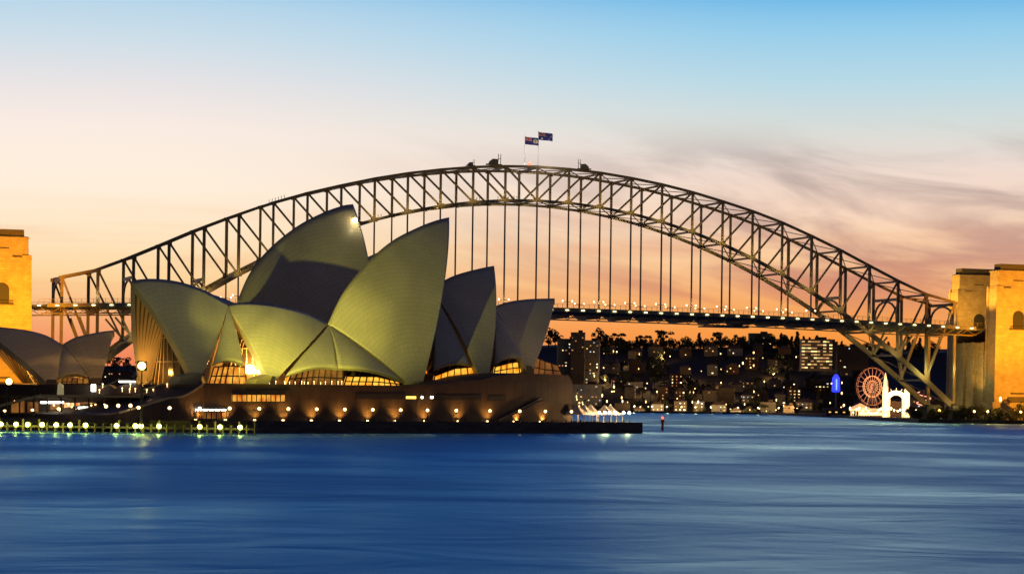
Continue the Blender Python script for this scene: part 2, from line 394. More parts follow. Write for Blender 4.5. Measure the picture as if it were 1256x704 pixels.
# lateral bracing between the trusses, top and bottom, one piece per panel
for k in range(-14, 14):
    for nm, f in (('top_brace', lambda k: tz(k)-.4), ('bottom_brace', lambda k: bz(k*PAN)+.2)):
        b = MB(); x0, x1 = k*PAN, (k+1)*PAN; z0, z1 = f(k), f(k+1)
        if nm == 'bottom_brace' and abs((k+.5)) > 9.2 and abs(k+.5) < 10.4: continue
        b.bar((x0, -14.3, z0), (x0, 14.3, z0), .5, 1.1); b.bar((x0, -14.3, z0), (x1, 14.3, z1), .42); b.bar((x0, 14.3, z0), (x1, -14.3, z1), .42)
        b.build(nm, M_steel, BR)
for k in ():                       # sway frames between the posts
    X = k*PAN; b = MB(); b.bar((X, -14.3, bz(X)+1), (X, 14.3, tz(k)-1), .35); b.bar((X, 14.3, bz(X)+1), (X, -14.3, tz(k)-1), .35); b.build('sway_frame', M_steel, BR)
def portal(k, z0, z1):                                # arched portal over the roadway
    X = k*PAN; b = MB()
    for i in range(10):
        a0, a1 = math.pi*i/10, math.pi*(i+1)/10
        b.bar((X, -13.5*math.cos(a0), z0+(z1-z0)*math.sin(a0)**.7), (X, -13.5*math.cos(a1), z0+(z1-z0)*math.sin(a1)**.7), .8, 1.0)
    b.bar((X, -14.3, z1+1), (X, 14.3, z1+1), .8, 1.6); b.build('portal_frame', M_steel, BR)
portal(14, dzk(251), 66); portal(-14, dzk(251), 66); portal(12, dzk(215), 68); portal(-12, dzk(215), 68); portal(10, 60, 68); portal(-10, 60, 68)
# end posts' knee braces under the deck
for sg in (-1, 1):
    for side in (-15, 15):
        for k in (12, 13):
            b = MB(); X = sg*k*PAN; b.bar((X, side, bz(X)+1), (X+sg*9, side, 48.5), .9, .9); b.build('knee_brace', M_steel2, BR)
        b = MB(); b.box((sg*253.5, side, 5.5), (8, 5, 9)); b.bar((sg*250, side, 9), (sg*256, side, 3), 3, 4)
        b.build('bearing', M_granite_d, BR)
# deck
seg = [-300+600*i/60 for i in range(61)]
def zd(X): return dzk(max(-267, min(267, X)))
def ribbon(y0, y1, zt, zb, name, m, x0=-300, x1=300):
    b = MB(); xs = [x for x in seg if x0 <= x <= x1]; vs = []; fs = []
    for x in xs: vs += [(x, y0, zd(x)+zt), (x, y1, zd(x)+zt), (x, y1, zd(x)+zb), (x, y0, zd(x)+zb)]
    for i in range(len(xs)-1): fs += [(4*i+j, 4*i+(j+1) % 4, 4*i+4+(j+1) % 4, 4*i+4+j) for j in range(4)]
    fs += [(0, 1, 2, 3), tuple(len(vs)-4+j for j in (3, 2, 1, 0))]
    b.add(vs, fs); return b.build(name, m, BR)
ribbon(-24.0, 24.0, -1.0, -1.6, 'roadway', M_road, -262, 262)
ribbon(-19.2, 19.2, -1.2, -2.2, 'approach_slab', M_road)
for sd_ in (-1, 1):
    y = sd_*24.2
    ribbon(min(y, y+sd_*.4), max(y, y+sd_*.4), -.6, -2.6, 'edge_girder', M_steel2, -262, 262)
    b = MB(); x = -264
    while x < 264:
        b.bar((x, y, zd(x)-.6), (x, y, zd(x)+1.6), .16, .16); b.bar((x, y, zd(x)+1.55), (x+3, y, zd(x+3)+1.55), .14, .14); b.bar((x, y, zd(x)+.6), (x+3, y, zd(x+3)+.6), .08, .08); x += 3
    b.build('railing', M_steel, BR)
    b = MB(); x = -262
    while x < 262:                                     # stringer lattice below the deck
        b.bar((x, sd_*17, zd(x)-2.6), (x+4.49, sd_*17, zd(x)-5.2), .3); b.bar((x+4.49, sd_*17, zd(x)-5.2), (x+8.98, sd_*17, zd(x)-2.6), .3); x += 8.98
    b.bar((-262, sd_*17, 49.5), (-130, sd_*17, 53), .6); b.bar((-130, sd_*17, 53), (0, sd_*17, 54.1), .6); b.bar((0, sd_*17, 54.1), (130, sd_*17, 53), .6); b.bar((130, sd_*17, 53), (262, sd_*17, 49.5), .6)
    b.build('stringer', M_steel, BR)
for k in range(-14, 15):
    X = k*PAN; b = MB(); z = zd(X)
    b.prism([(X-.4, -24, z-1.6), (X-.4, 24, z-1.6), (X-.4, 24, z-2.8), (X-.4, 15, z-5.6), (X-.4, -15, z-5.6), (X-.4, -24, z-2.8)], (.8, 0, 0)); b.build('cross_girder', M_steel, BR)
i = 0; X = -264
while X < 264:
    b = MB(); b.box((X, -24.9, zd(X)-1.7), (1.6, .6, .42)); b.build('deck_lamp', G_deck, BR); X += 8.98
b = MB()
X0, X1 = 97, 124
b.box(((X0+X1)/2, -12, zd(110)-7.4), (X1-X0, 8, .8)); b.box((X1-6, -12, zd(110)-6.6), (5, 6, 1.6))
for x in (X0+3, X1-3): b.bar((x, -12, zd(110)-7.2), (x, -12, zd(110)-5.2), .4)
for x in range(int(X0), int(X1), 3): b.bar((x, -16, zd(110)-7), (x+3, -16, zd(110)-6.1), .2)
b.build('inspection_gantry', M_steel, BR)
# small uplights at the feet of the near posts
for k in range(-14, 15):
    X = k*PAN; z = max(bz(X)+1.6, 0)
    light('post_uplight', bw(X-2, -23.5, z-3.5), 4200, (1, .74, .24), .4, spot=110, aim=bw(X, -15, z+7), blend=1)
    light('post_uplight', bw(X+5, 7, z-1), 1100, (1, .74, .24), .4)
for k in range(-13, 15, 3): light('deck_fill_light', bw(k*PAN, -19, zd(k*PAN)+3.0), 900, (1, .75, .35), .3)  # added point lights along the deck, ambient fill that gilds the steel
for X in (205, 232, 250): light('abutment_light', bw(X, -20, 30), 2800, (.95, .9, .25), .4)

# pylons -------------------------------------------------------------
def pylon(sx, sy, lab):
    cx_, cy_ = sx*(283 if sy < 0 else 287), sy*25.7; o = empty('bridge_pylon', bw(cx_, cy_), BYAW, lab, 'pylon', 'granite pylons at the ends of the bridge')
    def ring(hx, hy, z): return [(-hx, -hy, z), (hx, -hy, z), (hx, hy, z), (-hx, hy, z)]
    def loft(b, rs, mi=0):
        vs = [p for r in rs for p in ring(*r)]; n = len(rs)
        fs = [(0, 3, 2, 1), tuple(4*(n-1)+j for j in range(4))]+[(4*i+j, 4*i+(j+1) % 4, 4*i+4+(j+1) % 4, 4*i+4+j) for i in range(n-1) for j in range(4)]
        b.add(vs, fs, mi)
    b = MB(); loft(b, [(16.2, 9.2, -2), (16.0, 9.0, 12), (14.8, 8.3, 12.01), (14.0, 7.9, 60), (13.6, 7.7, 76), (12.9, 7.1, 78), (12.6, 6.9, 86.6)])
    b.build('shaft', M_granite, o, bevel=.25)
    for qx in (-1, 1):                                   # corner piers standing proud of the shaft
        for qy in (-1, 1):
            b = MB(); b.bar((qx*12.9, qy*7.3, 12), (qx*12.0, qy*6.8, 77.5), 4.4, 3.0, up=(0, 1, 0)); b.build('corner_pier', M_granite, o, bevel=.15)
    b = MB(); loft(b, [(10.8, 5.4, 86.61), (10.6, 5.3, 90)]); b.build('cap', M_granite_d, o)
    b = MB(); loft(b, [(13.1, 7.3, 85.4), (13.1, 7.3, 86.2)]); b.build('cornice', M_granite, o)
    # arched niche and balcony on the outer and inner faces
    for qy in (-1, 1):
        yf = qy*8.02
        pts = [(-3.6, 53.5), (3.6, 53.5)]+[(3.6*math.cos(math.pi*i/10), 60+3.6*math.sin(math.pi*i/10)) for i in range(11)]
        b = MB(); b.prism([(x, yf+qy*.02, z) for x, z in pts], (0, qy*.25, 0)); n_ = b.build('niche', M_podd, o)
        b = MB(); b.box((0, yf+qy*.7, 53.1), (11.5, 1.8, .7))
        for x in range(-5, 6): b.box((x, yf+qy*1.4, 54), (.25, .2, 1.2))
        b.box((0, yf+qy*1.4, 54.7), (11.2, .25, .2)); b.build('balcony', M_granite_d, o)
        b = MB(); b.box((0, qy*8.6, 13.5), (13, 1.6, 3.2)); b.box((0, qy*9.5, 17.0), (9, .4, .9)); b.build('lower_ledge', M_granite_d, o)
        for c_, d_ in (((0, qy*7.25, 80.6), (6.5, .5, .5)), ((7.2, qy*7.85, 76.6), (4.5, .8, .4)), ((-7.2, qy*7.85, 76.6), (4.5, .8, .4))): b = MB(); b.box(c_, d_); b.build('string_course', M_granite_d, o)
    o.scale = (1, .68, 1); return o
pylon(1, -1, 'bright amber floodlit granite pylon at the right edge, nearest the water')
pylon(1, 1, 'shaded brown granite pylon behind the bright one at right end of bridge')
pylon(-1, -1, 'amber floodlit granite pylon above the low shells at the left edge')
pylon(-1, 1, 'granite pylon hidden behind the amber one at left end of bridge')
for sx in (-1, 1):
    a = empty('abutment', bw(sx*284, 0), BYAW, ('olive granite abutment under the deck between the right pylons', 'granite abutment under the deck between the left pylons')[sx < 0], 'abutment')
    b = MB(); b.box((0, 0, 22), (28, 38, 48)); b.build('wall', M_granite, a, bevel=.3)
    for yy in (-17, -6, 6, 17):
        b = MB(); b.bar((-sx*14.2, yy, 0), (-sx*14.2, yy, 46), 3, 2.4, up=(0, 1, 0)); b.build('buttress', M_granite, a)
    b = MB(); b.box((sx*90, 0, 46), (150, 40, 14)); b.build('approach_span', M_granite, a)
# floodlights on the pylons
def fl(X, Y, z, aim, P, col=(1, .38, .012), ang=70):
    light('pylon_flood', bw(X, Y, z), P, col, .8, spot=ang, aim=bw(*aim), blend=.8)
fl(272, -150, 6, (284, -38, 40), 1350000, ang=44); fl(300, -150, 6, (284, -38, 72), 1350000, ang=44)
fl(240, -46, 6, (268, -31, 62), 90000)
fl(-290, -150, 6, (-284, -38, 40), 1350000, ang=44); fl(-262, -150, 6, (-284, -38, 72), 1500000, ang=44)
fl(270, -8, 58, (284, 20, 76), 60000, (1, .50, .06), ang=110); fl(236, 30, 60, (272, 27, 78), 240000, (1, .50, .05), ang=50); fl(240, -28, 60, (268, -26, 76), 150000, (1, .48, .04), ang=50)
fl(255, -24, 10, (268, -12, 30), 26000, (1, .55, .08), 50)

# things on the arch -------------------------------------------------
def flag(px_x, Y, hp, kind, lab):
    base = bw(px_x, Y, TOPZ[0]+.6); o = empty('flagpole', base, 0, lab, 'flag', 'flags flying on top of the arch')
    b = MB(); b.tube([(0, 0, 0), (0, 0, hp)], [.16, .10], 8); b.ball((0, 0, hp+.15), .25); b.build('pole', M_white, o)
    blue = mat('flag blue', (.04, .04, .24), .8); red = mat('flag red', (.75, .05, .04), .8); wh = mat('flag white', (.9, .88, .86), .8); gold = mat('flag gold', (.6, .4, .08), .8)
    Wd, Hh = 7.6, 4.1
    def pt(u, w, d=0): return (u*Wd, -.35*math.sin(u*7)*u-d, hp-Hh+w*Hh-1.2*u*u-.25*math.sin(u*5))
    b = MB(); vs = []; fs = []
    for side in (0, .06):
        for i in range(17): vs += [pt(i/16, 0, side), pt(i/16, 1, side)]
    for i in range(16):
        fs += [(2*i, 2*i+1, 2*i+3, 2*i+2), (34+2*i, 34+2*i+2, 34+2*i+3, 34+2*i+1), (2*i, 2*i+2, 34+2*i+2, 34+2*i), (2*i+1, 34+2*i+1, 34+2*i+3, 2*i+3)]
    b.add(vs, fs); c = b.build('cloth', blue, o)
    def strip(u0, w0, u1, w1, th, m, name, d):
        b = MB(); n = 6; vs = []; du, dw = (u1-u0)*Wd, (w1-w0)*Hh; L = math.hypot(du, dw); ox, oz = -dw/L*th/2/Wd, du/L*th/2/Hh
        for i in range(n+1):
            f = i/n; uu, ww = u0+(u1-u0)*f, w0+(w1-w0)*f; vs += [pt(max(0, uu+ox), ww+oz, d), pt(max(0, uu-ox), ww-oz, d)]
        b.add(vs, [(2*i, 2*i+1, 2*i+3, 2*i+2) for i in range(n)]); return b.v, b.f
    for m, th, ls, d in ((wh, .5, ((0, .5, .5, 1), (0, 1, .5, .5)), .10), (red, .2, ((0, .5, .5, 1), (0, 1, .5, .5)), .13), (wh, .8, ((0, .75, .5, .75), (.25, .5, .25, 1)), .16), (red, .45, ((0, .75, .5, .75), (.25, .5, .25, 1)), .19)):
        b = MB()
        for l in ls:
            vv, ff = strip(*l, th, m, '', d); b.add(vv, ff)
        b.build('canton_cross', m, c)
    def star(u, w, r, m, n=7):
        b = MB(); vs = [pt(u, w, .14)]
        for i in range(2*n):
            a = math.pi*i/n+math.pi/2; rr = r if i % 2 == 0 else r*.45; vs.append(pt(u+rr*math.cos(a)/Wd, w+rr*math.sin(a)/Hh, .14))
        b.add(vs, [(0, 1+i, 1+(i+1) % (2*n)) for i in range(2*n)]); b.build('star', m, c)
    if kind == 'stars':
        star(.25, .22, .75, wh); [star(u, w, .4, wh) for u, w in ((.75, .85), (.62, .55), (.88, .6), (.75, .15))]; star(.81, .42, .22, wh, 5)
    else:
        b = MB(); b.add([pt(.76, .5, .12)]+[pt(.76+1.25*math.cos(a*math.pi/8)/Wd, .5+1.25*math.sin(a*math.pi/8)/Hh, .12) for a in range(16)], [(0, 1+i, 1+(i+1) % 16) for i in range(16)]); b.build('badge', wh, c)
        b = MB(); b.add([pt(.76+x/Wd, .5+y/Hh, .15) for x, y in ((-1, -.22), (1, -.22), (1, .22), (-1, .22))], [(0, 1, 2, 3)]); b.add([pt(.76+x/Wd, .5+y/Hh, .17) for x, y in ((-.22, -1), (.22, -1), (.22, 1), (-.22, 1))], [(0, 1, 2, 3)]); b.build('badge_cross', gold, c)
flag(3.0, 15, 18.6, 'badge', 'blue flag with round badge, left and lower of two on arch')
flag(0.3, -15, 18, 'stars', 'blue flag with white stars, right and higher of two on arch')
for Y in (9, -21): light('flag_fill_light', bw(5, Y, 140), 3200, (1, .9, .75), .3)  # added fill lights without a fitting, brighten the flags
o = empty('beacon_mast', bw(3.5, 8, 133.6), BYAW, 'short white mast with a red beacon between the flagpoles', 'beacon')
b = MB(); b.tube([(0, 0, 0), (0, 0, 3.4)], .35, 8); b.box((0, 0, .4), (1.6, 1.6, .8)); b.build('mast', M_white, o)
b = MB(); b.ball((0, 0, 4.2), .9, 10); b.build('beacon_lamp', G_red, o)
def crane(X, Y, s, flip, lab):
    o = empty('maintenance_crane', bw(X, Y, chord_t(X)+.7), BYAW, lab, 'crane', 'maintenance cranes on top of the arch')
    b = MB(); b.box((0, 0, .35*s), (9*s, 2.2, .7*s)); b.build('carriage', M_steel, o, bevel=.05)
    b = MB(); b.prism([(-3*s*flip, -1, .7*s), (2.2*s*flip, -1, .7*s), (2.2*s*flip, -1, 3.4*s), (-.6*s*flip, -1, 3.6*s), (-2.6*s*flip, -1, 2*s)], (0, 2, 0)); b.build('cab', M_steel2, o)
    for e in (2.4, 3.8):
        b = MB(); b.bar((e*s*flip, 0, .7*s), ((e+.25)*s*flip, 0, 6.4*s), .3*s, .3*s); b.build('boom', M_steel, o)
    b = MB(); b.bar((2.2*s*flip, 0, 3.2*s), (4.0*s*flip, 0, 4.2*s), .25*s); b.build('tie', M_steel, o)
crane(-24.5, -15, .95, 1, 'larger maintenance crane on the arch left of the flags')
crane(-37.5, -15, .55, 1, 'smallest maintenance crane on the arch, left of the larger one')
crane(26.5, -15, .85, -1, 'maintenance crane on the arch right of the two flags')
def person_proto():
    me = bpy.data.meshes.new('person')
    V = [(0, 0, .95), (0, 0, 1.2), (0, 0, 1.42), (0, 0, 1.52), (0, .02, 1.66), (.19, 0, 1.42), (.24, .04, 1.15), (.22, .16, .95), (-.19, 0, 1.42), (-.24, .04, 1.15), (-.22, .16, .95),
         (.1, 0, .9), (.12, .06, .5), (.12, .03, .08), (.12, .16, .04), (-.1, 0, .9), (-.12, -.02, .5), (-.12, -.08, .08), (-.12, .05, .04)]
    Ed = [(0, 1), (1, 2), (2, 3), (3, 4), (2, 5), (5, 6), (6, 7), (2, 8), (8, 9), (9, 10), (0, 11), (11, 12), (12, 13), (13, 14), (0, 15), (15, 16), (16, 17), (17, 18)]
    Rd = [.16, .15, .17, .07, .12, .08, .055, .04, .08, .055, .04, .11, .075, .05, .04, .11, .075, .05, .04]
    me.from_pydata(V, Ed, []); me.materials.append(mat('grey jumpsuit', (.05, .05, .06), .9))
    o = bpy.data.objects.new('person', me); COL.objects.link(o); sk = o.modifiers.new('skin', 'SKIN')
    for q, r in zip(me.skin_vertices[0].data, Rd): q.radius = (r, r)
    me.skin_vertices[0].data[0].use_root = True
    o.modifiers.new('sub', 'SUBSURF').levels = 1; return o
pp = person_proto(); first = True
clusters = [('b', -16.2, 4, 'on the lower chord left of the flags'), ('b', -22, 3, 'on the lower chord under the left crane'), ('b', -37, 4, 'on the lower chord left of the cranes'), ('b', -91, 4, 'beside the lamp on the tallest shell'), ('t', -146, 6, 'on the upper chord left of the shells')]
for kind, X0, n, wh in clusters:
    for j in range(n):
        o = pp if first else pp.copy()
        if not first: COL.objects.link(o)
        first = False; X = X0+j*1.6
        kx = X/PAN; i = math.floor(kx); f = kx-i
        z = (bz(i*PAN)*(1-f)+bz((i+1)*PAN)*f+.8) if kind == 'b' else (tz(i)*(1-f)+tz(i+1)*f+.75)
        o.location = bw(X, -15, z); o.rotation_euler = (0, 0, BYAW-R_(90)); o.scale = (1, 1, 1.0)
        tag(o, 'tiny dark climber in a file of people '+wh, 'person', 'bridge climbers on the arch')

# ================================================================== PENINSULA, PODIUM
H = Frame((-94, 611), R_(43))          # near hall: s north along its axis, t towards the camera side
b = MB(); TW = 45
s0, _ = H.px(308, 515, TW); s1, _ = H.px(785, 519, TW)
plan = [H.w(s0, TW), H.w(s1, TW), H.w(s1+6, TW-10), H.w(s1+4, -60), H.w(s1-20, -120), H.w(s0-60, -150), Vector((-420, 760, 0)), Vector((-420, 585, 0)), Vector((-140, 585, 0)), H.w(s0, TW-1)]
BW = 3.0
b.prism([p+Vector((0, 0, -2)) for p in plan], (0, 0, BW+2-.25)); tag(b.build('pavement', M_pave), kind='structure')
b = MB()
edge = plan[:6]
for p, q in zip(edge[:-1], edge[1:]): b.bar(p+Vector((0, 0, BW/2-1)), q+Vector((0, 0, BW/2-1)), 1.6, BW+2.02)
b.bar(plan[8]+Vector((0, 0, BW/2-1)), plan[9]+Vector((0, 0, BW/2-1)), 1.6, BW+2); b.bar(plan[7]+Vector((0, 0, BW/2-1)), plan[8]+Vector((0, 0, BW/2-1)), 1.6, BW+2)
tag(b.build('sea_wall', M_sea), 'dark stone sea wall along the water below the granite podium', 'wall')

POD = empty('podium_building', H.w(40, 0, BW), 0, 'brown granite podium that carries the white roof shells', 'building')
TP = 27
def face(pts, t0, t1, name, m, parent=POD, bev=0):
    P = [H.wp(px, py, t0) for px, py in pts]; b = MB(); b.prism([p-POD.location for p in P], H.n*(t1-t0)); return b.build(name, m, parent, bevel=bev)
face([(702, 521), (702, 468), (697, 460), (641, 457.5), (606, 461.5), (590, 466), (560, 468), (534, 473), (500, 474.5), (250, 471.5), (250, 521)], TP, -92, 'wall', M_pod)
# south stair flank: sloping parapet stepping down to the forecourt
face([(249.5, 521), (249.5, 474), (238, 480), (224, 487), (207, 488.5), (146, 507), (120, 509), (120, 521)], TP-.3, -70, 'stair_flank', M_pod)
def rail(pts, t, h=1.0, name='handrail', m=M_steel2, parent=POD, dz=0):
    b = MB(); W_ = [H.wp(px, py, t)-parent.location for px, py in pts]
    for p, q in zip(W_[:-1], W_[1:]): b.bar(p+Vector((0, 0, dz)), q+Vector((0, 0, dz)), .35, .45)
    return b.build(name, m, parent)
M_rail = mat('pale coping', (.42, .36, .22), .6)
rail([(250, 471), (238, 479), (224, 486.6), (207, 488), (146, 506.5)], TP+.3, m=M_rail, name='coping')
rail([(250, 471), (500, 474), (534, 472.5)], TP+.3, m=M_pod, name='coping')
rail([(612, 515.5), (664, 489)], TP+.6, m=M_rail, name='stair_coping')
face([(610, 519), (664, 491), (672, 491), (700, 519)], TP+1.2, TP+.05, 'outer_stair', M_pod)
# upper terrace block (north foyer level)
# window bands in the podium wall
def bandw(x0, x1, y0, y1, m, nmull, name='window', t=TP, mull=M_dark, slot=True):
    P = [H.wp(px, py, t) for px, py in ((x0, y1), (x1, y1+(y1-y0)*0), (x1, y0), (x0, y0))]
    b = MB(); b.prism([p-POD.location-H.n*.0 for p in P], H.n*.12); w = b.build(name, m, POD)
    if nmull:
        b = MB()
        for i in range(nmull+1):
            f = i/nmull; p = P[0].lerp(P[1], f); q = P[3].lerp(P[2], f); b.bar(p+H.n*.25-POD.location, q+H.n*.25-POD.location, .22, .22)
        for a, c in ((P[0], P[1]), (P[3], P[2])): b.bar(a+H.n*.25-POD.location, c+H.n*.25-POD.location, .3, .3)
        b.build('frame', mull, w)
    return w
def interior_mat(name, c1, c2, st, sc):
    m = bpy.data.materials.new(name); m.use_nodes = True; t = m.node_tree; bb = t.nodes['Principled BSDF']; bb.inputs['Base Color'].default_value = (.2, .1, .04, 1)
    co = t.nodes.new('ShaderNodeTexCoord'); n = t.nodes.new('ShaderNodeTexNoise'); n.inputs['Scale'].default_value = sc; n.inputs['Detail'].default_value = 4; t.links.new(co.outputs['Object'], n.inputs['Vector'])
    r = t.nodes.new('ShaderNodeValToRGB'); r.color_ramp.elements[0].position = .35; r.color_ramp.elements[1].position = .65; r.color_ramp.elements[0].color = (*c1, 1); r.color_ramp.elements[1].color = (*c2, 1)
    t.links.new(n.outputs[0], r.inputs[0]); t.links.new(r.outputs[0], bb.inputs['Emission Color']); bb.inputs['Emission Strength'].default_value = st; return m
I_amber = interior_mat('amber foyer', (.5, .09, .005), (1, .48, .06), 1.0, .55)
I_yell = interior_mat('golden foyer', (.8, .20, .005), (1, .58, .06), 1.35, .5)
I_brown = interior_mat('dim foyer', (.10, .03, .008), (.42, .16, .03), .6, .4)
bandw(284, 349, 483.5, 493, I_amber, 11)
bandw(301, 355, 475, 479, M_podd, 0, 'slot'); bandw(436, 496, 482.5, 489, M_podd, 0, 'slot'); bandw(498, 510, 485.8, 489, G_yell, 0); bandw(534, 590, 484.5, 490.5, M_podd, 0, 'slot'); bandw(598, 620, 485.5, 491.5, M_podd, 0, 'slot')
bandw(301, 354, 503.5, 506.5, M_podd, 0, 'slot'); bandw(660, 665, 509, 519, G_yell, 0, 'doorway')
bandw(516.5, 518.5, 486, 488.5, G_white, 0); bandw(528, 531, 486, 488.5, G_white, 0)
bandw(240, 277, 501, 504.2, G_white, 5); bandw(240, 277, 504.4, 514, I_brown, 6, 'shop_window')

# forecourt on the left: upper deck over the waterside bars
FC = Frame((-112, 592), R_(88))           # runs almost across the view
bars = empty('waterfront_bar', FC.w(0, 0, BW), 0, 'low dark terrace building with brightly lit bar front at left', 'building')
def fc(pts, t0, t1, name, m, parent=bars):
    P = [FC.wp(px, py, t0) for px, py in pts]; b = MB(); b.prism([p-parent.location for p in P], FC.n*(t1-t0)); return b.build(name, m, parent)
fc([(-60, 484), (178, 484.6), (178, 486.6), (-60, 486.3)], 3, -40, 'roof', M_pod)
fc([(-60, 486.5), (178, 486.8), (178, 517), (-60, 516)], -4, -40, 'wall', M_pod)
I_bar = interior_mat('bar interior', (.5, .12, .02), (1, .62, .26), 1.6, 1.1)
for x0, x1, y0, y1, m in ((62, 78, 494, 508, I_brown), (79, 98, 494, 508, I_bar), (99, 108, 493, 508, I_brown), (109, 124, 494, 507, I_bar), (126, 134, 492, 508, I_yell), (136, 152, 495, 507, I_brown), (14, 30, 492, 508, I_brown), (34, 47, 493, 508, I_brown)):
    P = [FC.wp(px, py, -3.98) for px, py in ((x0, y1), (x1, y1), (x1, y0), (x0, y0))]; b = MB(); b.prism([p-bars.location for p in P], FC.n*.2); b.build('window', m, bars)
for x in (8, 24, 41, 58, 75, 92, 109, 126, 143, 160, 175):
    p, q = FC.wp(x, 513, 2), FC.wp(x, 486.5, 2); b = MB(); b.bar(p-bars.location, q-bars.location, .35); b.build('column', M_dark, bars)
for x0, x1, y in ((50, 78, 493.5), (96, 124, 500.0)):
    p, q = FC.wp(x0, y, 1), FC.wp(x1, y, 1); b = MB(); b.bar(p-bars.location, q-bars.location, .5, .45); b.build('light_strip', G_white, bars)
b = MB(); p, q = [FC.wp(px, py, 3.6)-bars.location for px, py in ((-40, 508), (51, 484.5))]; b.bar(p, q, .6, .6); b.build('stair_coping', M_rail, bars)
p, q = [FC.wp(px, py, 3.4)-bars.location for px, py in ((51, 485), (176, 486.5))]; b = MB(); b.bar(p, q, .5, .5); b.build('coping', M_rail, bars)
# upper forecourt under the small shells
RP = FC.px(60, 472, -18)[1]
up_ = empty('terrace_block', FC.w(0, -30, 8), 0, 'dark terrace block carrying the small pair of shells at left', 'building')
P = [FC.wp(px, py, -12) for px, py in ((-60, 485), (140, 485.5), (140, 476), (134, 472), (-60, 471))]; b = MB(); b.prism([p-up_.location for p in P], FC.n*-46); b.build('wall', M_pod, up_)
P = [FC.wp(px, py, -10) for px, py in ((136, 485), (176, 486), (176, 474), (168, 470), (150, 472), (136, 478))]; b = MB(); b.prism([p-up_.location for p in P], FC.n*-30); b.build('stair', M_pod, up_)
for pts in (((124, 476), (146, 465.5)), ((146, 465.5), (166, 466.5)), ((176, 478), (205, 469), (230, 462))):
    b = MB()
    for a, c in zip(pts[:-1], pts[1:]): b.bar(FC.wp(*a, -9)-up_.location, FC.wp(*c, -9)-up_.location, .35, .35)
    b.build('coping', M_rail, up_)
b = MB(); p, q = FC.wp(146, 468, -9.2), FC.wp(166, 468, -9.2); b.bar(p-up_.location, q-up_.location, .25, .35); b.build('light_strip', G_white, up_)
b = MB(); P = [FC.wp(px, py, -8.8) for px, py in ((112, 480), (117.5, 480), (117.5, 471.5), (112, 471.5))]; b.prism([p-up_.location for p in P], FC.n*.3); b.build('lit_doorway', G_white, up_)
b = MB(); P = [FC.wp(px, py, -8.8) for px, py in ((70, 485), (78.5, 485), (78, 472), (73, 469), (71, 472))]; b.prism([p-up_.location for p in P], FC.n*.3); b.build('glass_lift', glow('lift glow', (.6, .5, .2), .35), up_)

# ================================================================== ROOF SHELLS
def smooth_curve(pts, n):
    pts = [Vector(p) for p in pts]; L = [0]
    for a, c in zip(pts[:-1], pts[1:]): L.append(L[-1]+(c-a).length)
    P = [pts[0]*2-pts[1]]+pts+[pts[-1]*2-pts[-2]]; out = []
    for i in range(n+1):
        d = L[-1]*i/n; k = 0
        while k < len(L)-2 and L[k+1] < d: k += 1
        f = (d-L[k])/max(1e-6, L[k+1]-L[k]); p0, p1, p2, p3 = P[k], P[k+1], P[k+2], P[k+3]
        out.append(.5*((2*p1)+(-p0+p2)*f+(2*p0-5*p1+4*p2-p3)*f*f+(-p0+3*p1-3*p2+p3)*f**3))
    return out
def patch(grid_, thick, ribs, m_out, m_in, name, parent, uvs=None):
    """grid_[i][j] outer points -> closed shell with a real inner face; ribs run along i on the inner face"""
    ni, nj = len(grid_), len(grid_[0]); org = parent.matrix_world.translation if False else PLOC[parent.name]
    nor = [[None]*nj for _ in range(ni)]
    for i in range(ni):
        for j in range(nj):
            a = grid_[min(i+1, ni-1)][j]-grid_[max(i-1, 0)][j]; c = grid_[i][min(j+1, nj-1)]-grid_[i][max(j-1, 0)]
            nn = a.cross(c); nor[i][j] = nn.normalized() if nn.length > 1e-6 else None
    for i in range(ni):
        for j in range(nj):
            if nor[i][j] is None: nor[i][j] = nor[min(i+1, ni-1)][j] or nor[max(0, i-1)][j] or Vector((0, 0, 1))
    return nor, org
PLOC = {}
